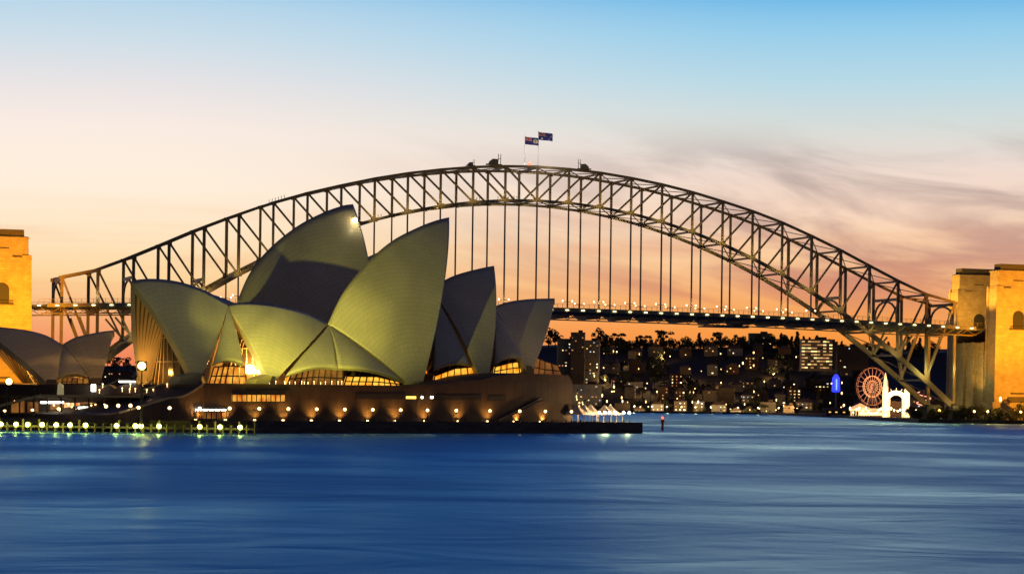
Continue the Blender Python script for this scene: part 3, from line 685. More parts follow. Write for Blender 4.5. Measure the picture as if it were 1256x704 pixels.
def shell_half(Hf, parent, ridge, foot, sgn, name='roof_shell', thick=1.0, ribs=9, rad=75., footw=1.6, m_out=None, smooth=True, amp=1.0):
    """one spherical half: ribs fan from the foot to the ridge. ridge: list of (s,t,z), foot (s,t,z)"""
    NI, NJ = 22, 64
    rd = smooth_curve([Vector(p) for p in ridge], NJ); F0 = Vector(foot)
    tip, tail = rd[0], rd[-1]
    nrm = (tip-F0).cross(tail-F0).normalized()
    if nrm.y*1 < 0: nrm = -nrm                     # local (s,t,z): outward is +t for the near half
    gd = []
    adir = (tail-tip); adir.z = 0; adir.normalize()
    for j, r in enumerate(rd):
        fj = F0+adir*(footw*(j/NJ-.5)); L = (r-fj).length; sag = amp*L*L/(8*rad); col = []
        for i in range(NI+1):
            u = i/NI; col.append(fj.lerp(r, u)+nrm*sag*4*u*(1-u))
        gd.append(col)
    vo = []; vi = []; 
    for j in range(NJ+1):
        for i in range(NI+1):
            p = gd[j][i]; u = i/NI
            dj = gd[min(j+1, NJ)][i]-gd[max(j-1, 0)][i]; di = gd[j][min(i+1, NI)]-gd[j][max(i-1, 0)]
            n = dj.cross(di); n = n.normalized() if n.length > 1e-6 else nrm
            if n.dot(nrm) < 0: n = -n
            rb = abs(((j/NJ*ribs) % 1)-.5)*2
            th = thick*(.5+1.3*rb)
            if i == NI: th_v = Vector((0, -th*.2, -th)); q = p+th_v
            else: q = p-n*th
            q.y = max(q.y, .02) if u > .9 else q.y
            vo.append(p); vi.append(q)
    W_ = lambda p: Hf.w(p.x, p.y*sgn, p.z)-parent.location
    n1_ = NI+1; tot = len(vo); fs = []; mi = []
    for j in range(NJ):
        for i in range(NI):
            a = j*n1_+i; q = (a, a+1, a+n1_+1, a+n1_)
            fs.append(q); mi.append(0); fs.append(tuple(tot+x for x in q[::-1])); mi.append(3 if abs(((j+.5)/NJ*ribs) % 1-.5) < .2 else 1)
    bd = [j*n1_ for j in range(NJ+1)]+[NJ*n1_+i for i in range(1, NI+1)]+[j*n1_+NI for j in range(NJ-1, -1, -1)]+[i for i in range(NI-1, 0, -1)]
    for a, c in zip(bd, bd[1:]+bd[:1]): fs.append((a, c, tot+c, tot+a)); mi.append(2)
    me = bpy.data.meshes.new(name); me.from_pydata([tuple(W_(p)) for p in vo+vi], [], fs)
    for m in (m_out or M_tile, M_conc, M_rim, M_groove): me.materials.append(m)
    me.polygons.foreach_set('material_index', mi)
    me.polygons.foreach_set('use_smooth', [k == 0 for k in mi])
    uvl = me.uv_layers.new(name='rib'); Lr = sum((rd[j+1]-rd[j]).length for j in range(NJ))
    for poly in me.polygons:
        for li, vi_ in zip(poly.loop_indices, poly.vertices):
            k = vi_ % tot; j, i = divmod(k, n1_); u = i/NI
            uvl.data[li].uv = (j/NJ*Lr*max(.15, u), u*(rd[j]-F0).length)
    bm = bmesh.new(); bm.from_mesh(me); bmesh.ops.recalc_face_normals(bm, faces=bm.faces); bm.to_mesh(me); bm.free()
    o = bpy.data.objects.new(name, me); COL.objects.link(o); o.parent = parent; return o
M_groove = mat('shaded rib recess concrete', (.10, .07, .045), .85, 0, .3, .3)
M_rim = mat('shell rim', (.34, .31, .25), .6)
def shell(Hf, parent, ridge_px, foot_px, w, lab=None, t0=0, ribs=16, thick=1.0, rad=75, footw=1.8, amp=1.0):
    rd = [(*[Hf.px(px, py, t0)[0]], t0, Hf.px(px, py, t0)[1]) for px, py in ridge_px]
    fs_, fz = Hf.px(*foot_px, t0+w); ft = (fs_, w, fz)
    rd = [(a, 0, c) for a, b_, c in rd]
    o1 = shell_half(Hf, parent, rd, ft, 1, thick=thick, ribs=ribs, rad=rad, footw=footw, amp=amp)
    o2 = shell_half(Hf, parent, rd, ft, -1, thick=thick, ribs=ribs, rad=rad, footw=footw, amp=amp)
    for q in (1, -1):
        p = Hf.w(ft[0], q*(w-.4), ft[2])-parent.location; b = MB(); b.bar(p+Vector((0, 0, -1.8)), p+Vector((0, 0, 1.4)), 4.2, 3.0, w2=2.2, h2=1.4); b.build('pedestal', M_foot, parent)
    if lab: o1['label'] = lab
    return rd, ft
def hall(name, Hf, s, lab):
    o = empty(name, Hf.w(s, 0, 12), 0, lab, 'building'); return o

HA = hall('opera_hall', H, 60, 'nearest row of lit cream shells standing on the podium')
S1 = [(160.5, 345), (172, 342.6), (190, 342), (211, 344), (232, 349), (255, 358), (280, 372)]
S2 = [(276, 374), (290, 371.2), (310, 371), (338, 374), (367, 381), (386, 388), (402, 397)]
A2 = [(551, 266.5), (535, 270.5), (515, 278), (485, 293), (460, 312.5), (438, 336), (418, 364), (402, 397)]
A3 = [(606, 326), (590, 329), (563, 336), (545, 344), (530, 356)]
A4 = [(680.5, 366), (662, 366.3), (645, 367.2), (625, 370), (605, 376)]
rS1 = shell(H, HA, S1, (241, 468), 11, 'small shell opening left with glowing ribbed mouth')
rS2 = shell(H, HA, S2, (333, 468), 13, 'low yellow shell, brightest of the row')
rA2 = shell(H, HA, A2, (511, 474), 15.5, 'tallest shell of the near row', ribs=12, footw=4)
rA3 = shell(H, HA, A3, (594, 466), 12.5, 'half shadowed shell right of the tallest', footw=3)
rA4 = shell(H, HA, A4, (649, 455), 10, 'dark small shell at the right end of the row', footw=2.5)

def side_shell(Hf, parent, apex, bl, br, w, amp=1.6, lab=None, t0=0):
    """infill shell between two main shells: apex at the ridge valley, foot line bl-br on the side at t=w; both sides"""
    ap = Hf.px(*apex, 0); a = Vector((ap[0], .3, ap[1])); l = Hf.px(*bl, w); r = Hf.px(*br, w); A_, B_ = Vector((l[0], w, l[1])), Vector((r[0], w, r[1]))
    for sg in (1, -1):
        NI, NJ = 14, 12; nrm = (A_-a).cross(B_-a).normalized()
        if nrm.y < 0: nrm = -nrm
        vs = []; fs = []
        for j in range(NJ+1):
            e = A_.lerp(B_, j/NJ); e = e+Vector((0, 0, 1.1*math.sin(math.pi*j/NJ)))
            for i in range(NI+1):
                u = i/NI; p = a.lerp(e, u)+nrm*amp*4*u*(1-u); vs.append(p)
        tot = len(vs); vin = [p-nrm*.8 for p in vs]; n1_ = NI+1; mi = []
        for j in range(NJ):
            for i in range(NI):
                q = (j*n1_+i, j*n1_+i+1, (j+1)*n1_+i+1, (j+1)*n1_+i); fs.append(q); mi.append(0); fs.append(tuple(tot+x for x in q[::-1])); mi.append(1)
        bd = [j*n1_ for j in range(NJ+1)]+[NJ*n1_+i for i in range(1, n1_)]+[j*n1_+NI for j in range(NJ-1, -1, -1)]+[i for i in range(NI-1, 0, -1)]
        for x, y in zip(bd, bd[1:]+bd[:1]): fs.append((x, y, tot+y, tot+x)); mi.append(2)
        me = bpy.data.meshes.new('side_shell'); me.from_pydata([tuple(Hf.w(p.x, p.y*sg, p.z)-parent.location) for p in vs+vin], [], fs)
        for m in (M_tile, M_conc, M_rim): me.materials.append(m)
        me.polygons.foreach_set('material_index', mi); me.polygons.foreach_set('use_smooth', [k == 0 for k in mi])
        uvl = me.uv_layers.new(name='rib')
        for poly in me.polygons:
            for li, v_ in zip(poly.loop_indices, poly.vertices):
                k = v_ % tot; j, i = divmod(k, n1_); uvl.data[li].uv = (j/NJ*(B_-A_).length*i/NI, i/NI*(A_-a).length)
        bm = bmesh.new(); bm.from_mesh(me); bmesh.ops.recalc_face_normals(bm, faces=bm.faces); bm.to_mesh(me); bm.free()
        o = bpy.data.objects.new('side_shell', me); COL.objects.link(o); o.parent = parent
side_shell(H, HA, (279, 374), (262, 447), (299, 447), 11.5, .5)
side_shell(H, HA, (402, 399), (350, 461), (415, 451.5), 13.5, .7)
side_shell(H, HA, (402, 399), (415, 451.5), (497, 468), 14, .7)
side_shell(H, HA, (530, 358), (532, 455), (577, 448), 11, .6)
side_shell(H, HA, (604, 378), (607, 447), (642, 440), 9, .5)

def glass_wall(Hf, parent, pts, t, m, nm, name='glass_wall', mull=M_bronze, both=True):
    for sg in ((1, -1) if both else (1,)):
        P = []
        for px, py in pts:
            s, z = Hf.px(px, py, t); P.append(Hf.w(s, sg*t, z)-parent.location)
        b = MB(); b.prism(P, Hf.n*(-.3*sg)); g = b.build(name, m, parent)
        if nm:
            b = MB(); n = len(pts)//2; lo = P[:n]; hi_ = P[n:][::-1]
            for i in range(nm+1):
                f = i/nm*(n-1); k = min(n-2, int(f)); g_ = f-k
                b.bar(lo[k].lerp(lo[k+1], g_)+Hf.n*sg*.15, hi_[k].lerp(hi_[k+1], g_)+Hf.n*sg*.15, .28, .28)
            for k in range(n-1):
                for c in (.0, .5, 1): b.bar(lo[k].lerp(hi_[k], c)+Hf.n*sg*.15, lo[k+1].lerp(hi_[k+1], c)+Hf.n*sg*.15, .22, .3)
            b.build('mullion', mull, g)
glass_wall(H, HA, [(421, 474), (460, 474.5), (495, 474.5), (488, 468), (462, 462), (425, 461.5)], 12, I_yell, 9)
glass_wall(H, HA, [(352, 473), (385, 473), (420, 474), (420, 454), (388, 452), (358, 456)], 11.5, I_brown, 9)
glass_wall(H, HA, [(255, 473), (275, 473), (302, 473), (300, 450), (280, 449), (262, 450)], 10, I_amber, 6)
glass_wall(H, HA, [(531, 473), (556, 470), (584, 466), (580, 450), (557, 452), (533, 461)], 9.5, I_yell, 6)
glass_wall(H, HA, [(605, 461), (625, 459), (645, 457), (642, 443), (625, 445), (607, 450)], 7.5, I_yell, 5)
glass_wall(H, HA, [(652, 462), (668, 464), (690, 462), (684, 448), (668, 443), (656, 438)], 8, I_brown, 4)

def mouth_glass(Hf, parent, rd, ft, fr=.35, push=4, name='mouth_glass', m=None):
    """faceted glass wall hung inside a mouth: apex inside the ridge, spreading to the feet and bulging outwards at the base"""
    i = max(1, int(len(rd)*fr)); ap = Vector(rd[i])-Vector((0, 0, 2.5)); f = Vector(ft); sg_ = 1 if rd[0][0] > rd[-1][0] else -1
    zb = ft[2]-1.0; b = MB(); n = 8; base = []; mid = []
    for j in range(n+1):
        a = j/n*2-1; base.append(Vector((ft[0]-sg_*2+sg_*push*(1-a*a), a*(ft[1]-1.5), zb))); 
        mid.append(Vector(((ft[0]+ap.x)/2-sg_*1+sg_*push*1.0*(1-a*a), a*(ft[1]-1.5)*.55, zb+(ap.z-zb)*.5)))
    vs = [Hf.w(p.x, p.y, p.z)-parent.location for p in base+mid+[ap]]
    fs = [(j, j+1, n+2+j, n+1+j) for j in range(n)]+[(n+1+j, n+2+j, 2*n+2) for j in range(n)]
    b.add(vs, fs); g = b.build(name, m or M_bronze, parent)
    b = MB()
    for j in range(n+1): b.bar(vs[j], vs[n+1+j], .22); b.bar(vs[n+1+j], vs[2*n+2], .2)
    for j in range(n): b.bar(vs[j].lerp(vs[n+1+j], .5), vs[j+1].lerp(vs[n+2+j], .5), .15); b.bar(vs[n+1+j], vs[n+2+j], .2)
    b.build('mullion', M_conc, g)
mouth_glass(H, HA, *rS1, fr=.45, push=2); mouth_glass(H, HA, *rS2, fr=.3, push=2); mouth_glass(H, HA, *rA2, fr=.3, push=6); mouth_glass(H, HA, *rA3, fr=.3, push=5); mouth_glass(H, HA, *rA4, fr=.3, push=6)

def stair_hood(Hf, parent, pts, t, dpt):
    P = [Hf.wp(px, py, t)-parent.location for px, py in pts]; b = MB(); b.prism(P, Hf.n*dpt); b.build('stair_hood', M_rail, parent)
stair_hood(H, HA, [(206, 471), (209, 462), (232, 457), (236, 460), (230, 471)], 15, 4); stair_hood(H, HA, [(300, 471), (303, 465), (316, 459.5), (321, 461), (317, 471)], 17, 4)
# far, taller hall
H2 = Frame(H.w(-4, -47)[:2], R_(40))
HB = hall('concert_hall', H2, 60, 'taller row of shells behind the near row, with lamp on its peak')
F2 = [(433, 250.5), (420, 252.5), (396, 261), (367, 276), (339, 297), (318, 318.5), (303.5, 340), (291, 369)]
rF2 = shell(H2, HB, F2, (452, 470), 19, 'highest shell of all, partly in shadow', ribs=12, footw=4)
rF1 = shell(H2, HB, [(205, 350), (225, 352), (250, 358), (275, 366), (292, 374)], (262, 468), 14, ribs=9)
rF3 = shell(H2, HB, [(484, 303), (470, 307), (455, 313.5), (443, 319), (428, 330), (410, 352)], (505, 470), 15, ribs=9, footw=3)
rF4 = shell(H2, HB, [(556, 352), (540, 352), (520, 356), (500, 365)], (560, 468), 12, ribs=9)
side_shell(H2, HB, (292, 372), (262, 462), (420, 462), 17, 1.0)
mouth_glass(H2, HB, *rF2, fr=.3, push=6); mouth_glass(H2, HB, *rF3, fr=.3, push=6); mouth_glass(H2, HB, *rF4, fr=.3, push=6); mouth_glass(H2, HB, *rF1, fr=.3, push=3)
pl = H2.wp(435.5, 270, 4.5); b = MB(); b.ball(pl-HB.location, .75, 10); b.build('peak_lamp', G_flood, HB)
light('peak_lamp_light', pl+Vector((1.6, -2.5, 0)), 500, (1, .8, .4), .3)

# small restaurant pair on the left
HR = Frame((-150, 624), R_(62))
HC = hall('restaurant_pavilion', HR, 20, 'small grey pair of shells back to back at the left edge')
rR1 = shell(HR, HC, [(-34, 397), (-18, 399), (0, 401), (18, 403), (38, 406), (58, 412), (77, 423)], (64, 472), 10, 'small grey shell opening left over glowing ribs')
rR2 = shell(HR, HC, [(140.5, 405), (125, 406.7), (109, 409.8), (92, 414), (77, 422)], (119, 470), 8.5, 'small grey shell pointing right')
side_shell(HR, HC, (77, 424), (68, 465), (108, 462), 8.5, .4)
glass_wall(HR, HC, [(74, 474), (90, 474), (110, 474), (108, 464), (92, 462), (77, 463)], 7, I_brown, 5)
mouth_glass(HR, HC, *rR1, fr=.5, push=2); mouth_glass(HR, HC, *rR2, fr=.4, push=2)

# ------------------------------------------------------------------ floodlights for the shells
def flood_mast(px, py, D, base, lab, col, P, aims, r=1.0, br=None):
    top = at(px, py, D); o = empty('floodlight_mast', (top.x, top.y, base), 0, lab, 'floodlight', 'floodlights of the shells'); h = top.z-base
    b = MB(); b.tube([(0, 0, 0), (0, 0, h)], [.22, .14], 8); b.box((0, 0, h), (1.6, .3, .2)); b.build('mast', M_dark, o)
    b = MB(); b.box((0, .25, h+.6), (r*1.5, .5, r*1.5)); hd = b.build('lamp_head', M_dark, o, bevel=.1); b = MB(); b.ball((0, -.2, h+.6), r*.62, 12, (1, .5, 1)); b.build('bulb', glow('amber flood bulb', (1, .55, .12), 9), o)
    for a, p, ang in aims: light('shell_spot', top+Vector((0, 1.2, 1.0)), P*p, col, .55, spot=ang, aim=a, blend=.6)
SH = (1, .88, .13)
flood_mast(174, 452, 546, 1.4, 'tall floodlight mast blazing in front of the left lit shell', SH, 1, [(at(392, 398, 640), 190000, 27), (at(372, 418, 640), 260000, 15), (at(446, 360, 680), 108000, 28), (at(220, 390, 620), 26000, 30), (at(375, 290, 730), 90000, 13)], r=1.45)
light('shell_spot', H.w(H.px(262, 470, -20)[0], -19, 17), 24000, SH, .06, spot=33, aim=H2.wp(266, 350, 6), blend=.06)  # added spot between the halls, brightens the left edge of the tall shell
# lamps inside the ribbed mouths
for nm, p, P in (('mouth_lamp', H.wp(176, 458, -4), 5000), ('mouth_lamp', H.wp(303, 450, 5), 26000), ('mouth_lamp', HR.wp(14, 466, -2), 5000)):
    light(nm, p, P, (1, .50, .08), .4)
lm = MB(); lm.ball(H.wp(306, 453, 9)-HA.location, 1.25, 10); lm.build('mouth_lamp', G_flood, HA)
lm = MB(); lm.ball(HR.wp(11, 468, 3)-HC.location, .8, 10); lm.build('mouth_lamp', G_flood, HC)
for px, P in ((356, 8000), (392, 9000), (455, 5000)): p = H.wp(px, 468.5, 24); light('edge_wash', p, P, (1, .88, .08), .4, spot=120, aim=p+Vector((0, 0, 8))-H.n*6, blend=1)

# rows of tiny terrace lights on the podium edge
for px in [331, 338, 349, 356, 363, 371, 378, 386, 393, 399, 406, 414, 420, 350, 374]:
    b = MB(); p = H.wp(px+random.uniform(-1, 1), 468.6+random.uniform(-1.2, .8), 20)-POD.location; b.ball(p, .11, 6); b.bar(p, p-Vector((0, 0, .9)), .06); b.build('terrace_light', G_warm, POD)
for px, py in ((180, 478), (188, 477.5), (196, 478.5), (214, 477), (166, 476.5), (150, 476), (159, 477), (205, 471), (160, 471), (126, 471), (122, 478)):
    b = MB(); p = FC.wp(px, py, -8.6)-up_.location; b.ball(p, .17, 6); b.bar(p, p-Vector((0, 0, .9)), .08); b.build('terrace_light', G_warm, up_)
for px, py in ((112, 497), (117, 496), (103, 499), (88, 499), (84, 495), (93, 502), (131, 503), (128, 496), (66, 497), (27, 491), (18, 492), (36, 488), (73, 503), (120, 503)):
    b = MB(); p = FC.wp(px, py, 1.2)-bars.location; b.ball(p, .2, 6); b.build('bar_lamp', G_warm, bars)
# ------------------------------------------------------------------ promenade lamps
def lamp_proto(name, h, m, r, post=M_dark, cat='street lamp'):
    o = empty(name, (0, 0, 0), 0, None, cat); b = MB(); b.tube([(0, 0, 0), (0, 0, h)], [.09, .06], 8); b.tube([(0, 0, 0), (0, 0, .5)], .18, 8); b.build('post', post, o)
    b = MB(); b.ball((0, 0, h+r*.8), r, 10); b.build('globe', m, o, smooth=True); index_children(o); return o
pl_ = lamp_proto('promenade_lamp', 2.75, G_warm, .40)
first = True
for i, px in enumerate([187+0*95 for _ in range(0)]+[281.7, 318, 353.7, 388.5, 423, 457.3, 491.5, 524.4, 559.7, 601, 637.6, 669, 701]):
    s, z = H.px(px, 502, 38); p = H.w(s, 38, BW-.25); o = pl_ if first else copy_tree(pl_); first = False; o.location = p
    tag(o, 'globe lamp on the promenade below the podium, %s from the left' % ordn(i), 'street lamp', 'globe lamps along the promenade')
    light('globe_light', p+Vector((0, 0, 3.1)), 170, (1, .7, .35), .3)
    # ground washers at the foot of the podium wall
    q = H.w(s-1, TP+1.0, BW+.1); light('wall_washer', q+H.n*.8, 2400, (1, .46, .08), .15, spot=120, aim=q+Vector((0, 0, 6))-H.n*1.6, blend=1)
wl = None
for i, px in enumerate([281.7, 318, 353.7, 388.5, 423, 457.3, 491.5, 524.4, 559.7, 601, 637.6, 669, 701]):
    s, z = H.px(px, 502, 38); b = MB(); q = H.w(s-2.2, TP+1.1, BW-.25); b.box((0, 0, .18), (.6, .4, .36)); o = b.build('wall_washer', G_warm, None, loc=None); o.location = q
    tag(o, 'low ground light washing the podium wall, %s from the left' % ordn(i), 'ground light', 'ground lights at the podium wall')
fl_ = lamp_proto('terrace_lamp', 3.0, G_warm, .42); first = True
TL = [(6, 503.5, -150, 0), (40, 502.5, 0, 0), (72, 501, 0, 0), (130, 498, 0, 0), (145, 497, 0, 0), (160, 497, 0, 0), (170, 499.5, 0, 0), (208, 500, 0, 0), (245, 500.5, 0, 0)]
for i, (px, py, _, _) in enumerate(TL):
    t = at(px, py, 575); o = fl_ if first else copy_tree(fl_); first = False; o.location = (t.x, t.y, BW-.3); o.scale = (1, 1, max(.5, (t.z-BW+.3)/3.4))
    tag(o, 'lamp before the lit bar front and stairs, %s from the left' % ordn(i), 'street lamp', 'lamps before the waterfront bars')
    if i % 2 == 0: light('terrace_light', (t.x, t.y-.4, t.z), 110, (1, .7, .3), .3)

# ------------------------------------------------------------------ jetty with greenish lamps
JD = 549; jl, jr = at(-40, 529, JD), at(313, 529, JD)
J = empty('jetty', (0, JD, 0), 0, 'long low timber jetty on piles with greenish lamps at lower left', 'jetty')
b = MB(); b.box(((jl.x+jr.x)/2, 3.0, 1.35), (jr.x-jl.x, 7, .45)); b.build('deck', M_timber, J)
b = MB(); b.box(((jl.x+jr.x)/2, 3.2, 2.15), (jr.x-jl.x, .12, .12)); b.box(((jl.x+jr.x)/2, 6.3, 2.4), (jr.x-jl.x, .12, .12))
b.build('handrail', M_timber, J)
x = jl.x
while x < jr.x+.1:
    b = MB(); b.tube([(x, -.35, -2), (x, -.35, 2.2 if int(x) % 3 else 3.0)], .24, 8); b.build('pile', M_timber, J); x += (jr.x-jl.x)/36
b = MB(); b.box((at(205, 520, JD).x, 5, 2.2), (9, 2.4, 1.4)); b.build('gangway_housing', M_timber, J)
jp = empty('jetty_lamp', (0, 0, 0), 0, None, 'lamp'); b = MB(); b.tube([(0, 0, 0), (0, 0, 1.0)], .1, 6); b.build('post', M_timber, jp); b = MB(); b.ball((0, 0, 1.2), .55, 10); b.build('bulb', G_green, jp); index_children(jp)
first = True
for i, px in enumerate([1, 19.7, 34, 51.7, 69, 86, 105, 143, 166, 173, 195, 245, 270, 294.6]):
    t = at(px, 523, JD-.9); o = jp if first else copy_tree(jp); first = False; o.location = (t.x, t.y-.0, .2)
    o.location.z = .55; o.location.y = JD-.95
    tag(o, 'greenish yellow lamp on the jetty edge, %s from the left' % ordn(i), 'lamp', 'greenish lamps along the jetty')
    light('jetty_light', (t.x, JD-1.8, 1.9), 420, (1, .86, .12), .2)
for i, px in enumerate((8, 42)):
    o = empty('banner_pole', (at(px, 500, 570).x, 570, BW-.3), 0, ('thin dark pole nearest the left edge by the terrace', 'thin dark pole second from the left edge by the terrace')[i], 'pole'); b = MB(); b.tube([(0, 0, 0), (0, 0, 7)], [.12, .07], 8); b.ball((0, 0, 7.1), .2); b.build('pole', M_dark, o)

# ------------------------------------------------------------------ marquee and lamps on the point
def marquee(px0, px1, t, lab, npk):
    s0_, _ = H.px(px0, 515, t); s1_, _ = H.px(px1, 515, t); o = empty('marquee', H.w(s0_, t, BW-.25), 0, lab, 'marquee'); Lm = s1_-s0_; wd = 7; n = npk
    b = MB()
    for i in range(n):
        a0 = Lm*i/n; a1 = Lm*(i+1)/n; c = (a0+a1)/2; vs = []; fs = []
        rings = [(1, 2.6), (.62, 3.2), (.32, 4.0), (.08, 5.0)]
        for f, z in rings: vs += [H.a*(c+e*(a1-a0)/2*f)+H.n*(g*wd/2*f)+Vector((0, 0, z)) for e, g in ((-1, -1), (1, -1), (1, 1), (-1, 1))]
        for r in range(3): fs += [(4*r+j, 4*r+(j+1) % 4, 4*r+4+(j+1) % 4, 4*r+4+j) for j in range(4)]
        fs.append((12, 13, 14, 15)); b.add(vs, fs)
        vs2 = [H.a*(c+e*(a1-a0)/2)+H.n*(g*wd/2)+Vector((0, 0, z)) for z in (2.6, 2.2) for e, g in ((-1, -1), (1, -1), (1, 1), (-1, 1))]
        b.add(vs2, [(j, (j+1) % 4, 4+(j+1) % 4, 4+j) for j in range(4)])
    b.build('canopy', M_canvas, o)
    for i in range(n+1):
        for g in (-1, 1):
            b = MB(); q = H.a*(Lm*i/n)+H.n*(g*wd/2); b.bar(q, q+Vector((0, 0, 2.6)), .14); b.build('leg', M_white, o)
    light('marquee_light', H.w((s0_+s1_)/2, t, BW+2.0), 1500, (1, .6, .25), .3); light('marquee_light', H.w((s0_+s1_)/2, t+7.5, BW+4.0), 3000, (1, .58, .22), .3)  # second light is added outside, stands in for canvas lit from within
marquee(703, 729, 30, 'pale peaked marquee at the tip of the point', 3)
marquee(738, 752, 28, 'smaller lit canopy right of the peaked marquee', 2)
pp_ = lamp_proto('point_lamp', 2.5, G_white, .42); first = True
for i, px in enumerate([735, 742, 747.5, 755, 765, 772]):
    s, z = H.px(px, 505, 36-i*.8); o = pp_ if first else copy_tree(pp_); first = False; o.location = H.w(s, 36-i*.8, BW-.25)
    tag(o, 'white globe lamp at the tip of the point, %s from the left' % ordn(i), 'street lamp', 'globe lamps at the tip of the point')
    if i % 2 == 0: light('point_light', H.w(s, 36-i*.8, BW+2.7), 260, (1, .8, .5), .3)
# promenade railing bollards
bp_ = None
for i in range(26):
    px = 325+i*17.6
    s, _ = H.px(px, 516, 43.6)
    if bp_ is None:
        b = MB(); b.tube([(0, 0, 0), (0, 0, .75)], [.2, .16], 8); b.ball((0, 0, .78), .18); bp_ = b.build('bollard', M_dark); o = bp_
    else: o = bp_.copy(); COL.objects.link(o)
    o.location = H.w(s, 43.6, BW-.25); tag(o, 'small dark bollard on the sea wall edge below the podium', 'bollard', 'bollards along the sea wall')

# channel marker
mk = at(812.5, 528, 760); o = empty('channel_marker', (mk.x, 760, 0), 0, 'red lit channel marker post standing in the water', 'marker')
b = MB(); b.tube([(0, 0, -2), (0, 0, 2.6)], .38, 10); b.build('pile', mat('red paint', (.35, .03, .02), .5), o)
b = MB(); b.tube([(0, 0, 2.6), (0, 0, 3.6)], [.7, .5], 10); b.build('daymark', mat('red paint', (.35, .03, .02), .5), o)
b = MB(); b.ball((0, 0, 4.0), .42); b.build('lamp', G_red, o)

# ================================================================== FAR SHORE: BUILDINGS
WALLS = {'grey': (.22, .195, .165), 'cream': (.32, .25, .17), 'brown': (.14, .10, .07), 'white': (.38, .34, .29), 'brick': (.15, .08, .05)}
MW = {k: mat('far wall '+k, c, .85, 0, .2, .15) for k, c in WALLS.items()}
M_roof = mat('far roof tile', (.12, .08, .06), .85, 0, .3, .4)
win_me = {}
def win_mesh(w, h, m):
    k = (w, h, m.name)
    if k not in win_me:
        me = bpy.data.meshes.new('window'); x, z = w/2, h/2
        me.from_pydata([(-x, -.12, -z), (x, -.12, -z), (x, -.12, z), (-x, -.12, z), (-x, .05, -z), (x, .05, -z), (x, .05, z), (-x, .05, z)], [], [(0, 1, 2, 3), (0, 4, 5, 1), (1, 5, 6, 2), (2, 6, 7, 3), (3, 7, 4, 0)]); me.materials.append(m); win_me[k] = me
    return win_me[k]
def house(px, D, w, d, storeys, wall, roof, lab, cat='house', lit=.35, nw=None, fh=3.2, group=None, base=None, ww=1.25, wh=1.1, rz=None, extra=None, mats=None, name=None):
    x = ray(px, 495)[0]*D; g = ground_h(x, D) if base is None else base
    rz = -math.atan2(x, D)*.3+random.uniform(-.12, .12) if rz is None else rz
    h = storeys*fh+.6; o = empty(name or ('house' if cat == 'house' else 'apartment_block'), (x, D, g-1.5), rz, lab, cat, group)
    b = MB(); b.box((0, 0, (h+1.5)/2), (w, d, h+1.5)); b.build('wall', MW[wall], o)
    b = MB(); z = h+1.5
    if roof == 'gable': b.prism([(-w/2-.5, -d/2-.5, z), (w/2+.5, -d/2-.5, z), (0, -d/2-.5, z+w*.28)], (0, d+1, 0))
    elif roof == 'hip': b.add([(-w/2-.5, -d/2-.5, z), (w/2+.5, -d/2-.5, z), (w/2+.5, d/2+.5, z), (-w/2-.5, d/2+.5, z), (-w/5, 0, z+w*.22), (w/5, 0, z+w*.22)], [(0, 3, 2, 1), (0, 1, 5, 4), (1, 2, 5), (2, 3, 4, 5), (3, 0, 4)])
    else: b.box((0, 0, z+.25), (w+.8, d+.8, .5)); b.box((w*.18, 0, z+1.6), (w*.3, d*.4, 2.4))
    r = b.build('roof', M_roof, o)
    if roof != 'flat':
        b = MB(); b.box((w*.28, 0, z+w*.2), (1, 1, 2.4)); b.build('chimney', MW['brick'], r)
    nw = nw or max(2, int(w/3.4)); cnt = 0
    for fl2 in range(storeys):
        for i in range(nw):
            q = random.random()
            if q > lit+.12 or cnt > 95: continue
            m = (random.choice(mats) if mats else random.choice([G_win[0], G_win[1], G_win[2], G_win[3], G_win[3], G_win[3], G_win[4], G_win[4], G_win[5], G_win[6], G_win[7]])) if q < lit else G_winoff
            c = bpy.data.objects.new('window', win_mesh(random.choice((ww, ww, ww*.6, ww*1.5)) if not mats else ww, random.choice((wh, wh, wh*.7)) if not mats else wh, m)); COL.objects.link(c); c.parent = o
            c.location = ((i+.5)/nw*w-w/2, -d/2, 1.5+fl2*fh+fh*.55); cnt += 1
    return o
ROWS = 'buildings on the far hillside'
# landmarks of the far shore
house(697, 2560, 24, 18, 17, 'grey', 'flat', 'grey apartment tower with stepped top behind the right end of the shells', 'apartment tower', .22, 7, base=20)
house(708, 2545, 14, 16, 19, 'brown', 'flat', 'darker tall core rising above the grey apartment tower', 'apartment tower', .10, 4, base=20)
house(724, 2570, 18, 18, 17, 'grey', 'flat', 'right hand wing of the stepped apartment tower', 'apartment tower', .25, 5, base=19)
house(719, 2450, 30, 16, 7, 'white', 'flat', 'pale block low on the shore above the marquee', 'apartment block', .16, 8, base=3, fh=3.4)
house(931, 2900, 26, 18, 9, 'grey', 'flat', 'square hilltop tower with bright lights on its corner', 'apartment tower', .18, 7, base=64)
house(915, 2920, 18, 16, 5, 'brown', 'flat', 'lower dark block stepping down left of the hilltop tower', 'apartment block', .15, 5, base=66)
house(898, 2900, 20, 14, 4, 'grey', 'gable', 'small gabled block at the left of the hilltop tower', 'apartment block', .12, 5, base=62)
house(1000, 2500, 31, 18, 9, 'cream', 'flat', 'office block lit in bright horizontal bands below the deck', 'office block', .66, 10, base=46, fh=3.3, ww=3.0, wh=1.15, mats=[G_win[1], G_win[3], G_win[3], G_win[4], G_win[4]])
house(1040, 2550, 40, 18, 7, 'brown', 'flat', 'dark wide block right of the brightly banded office', 'apartment block', .08, 9, base=48)
house(1018, 2510, 12, 14, 9, 'grey', 'flat', 'narrow dark annex joined to the banded office', 'apartment block', .10, 3, base=45)
for px, py in ((922, 413), (928, 409), (934, 409), (921, 421)):
    pass
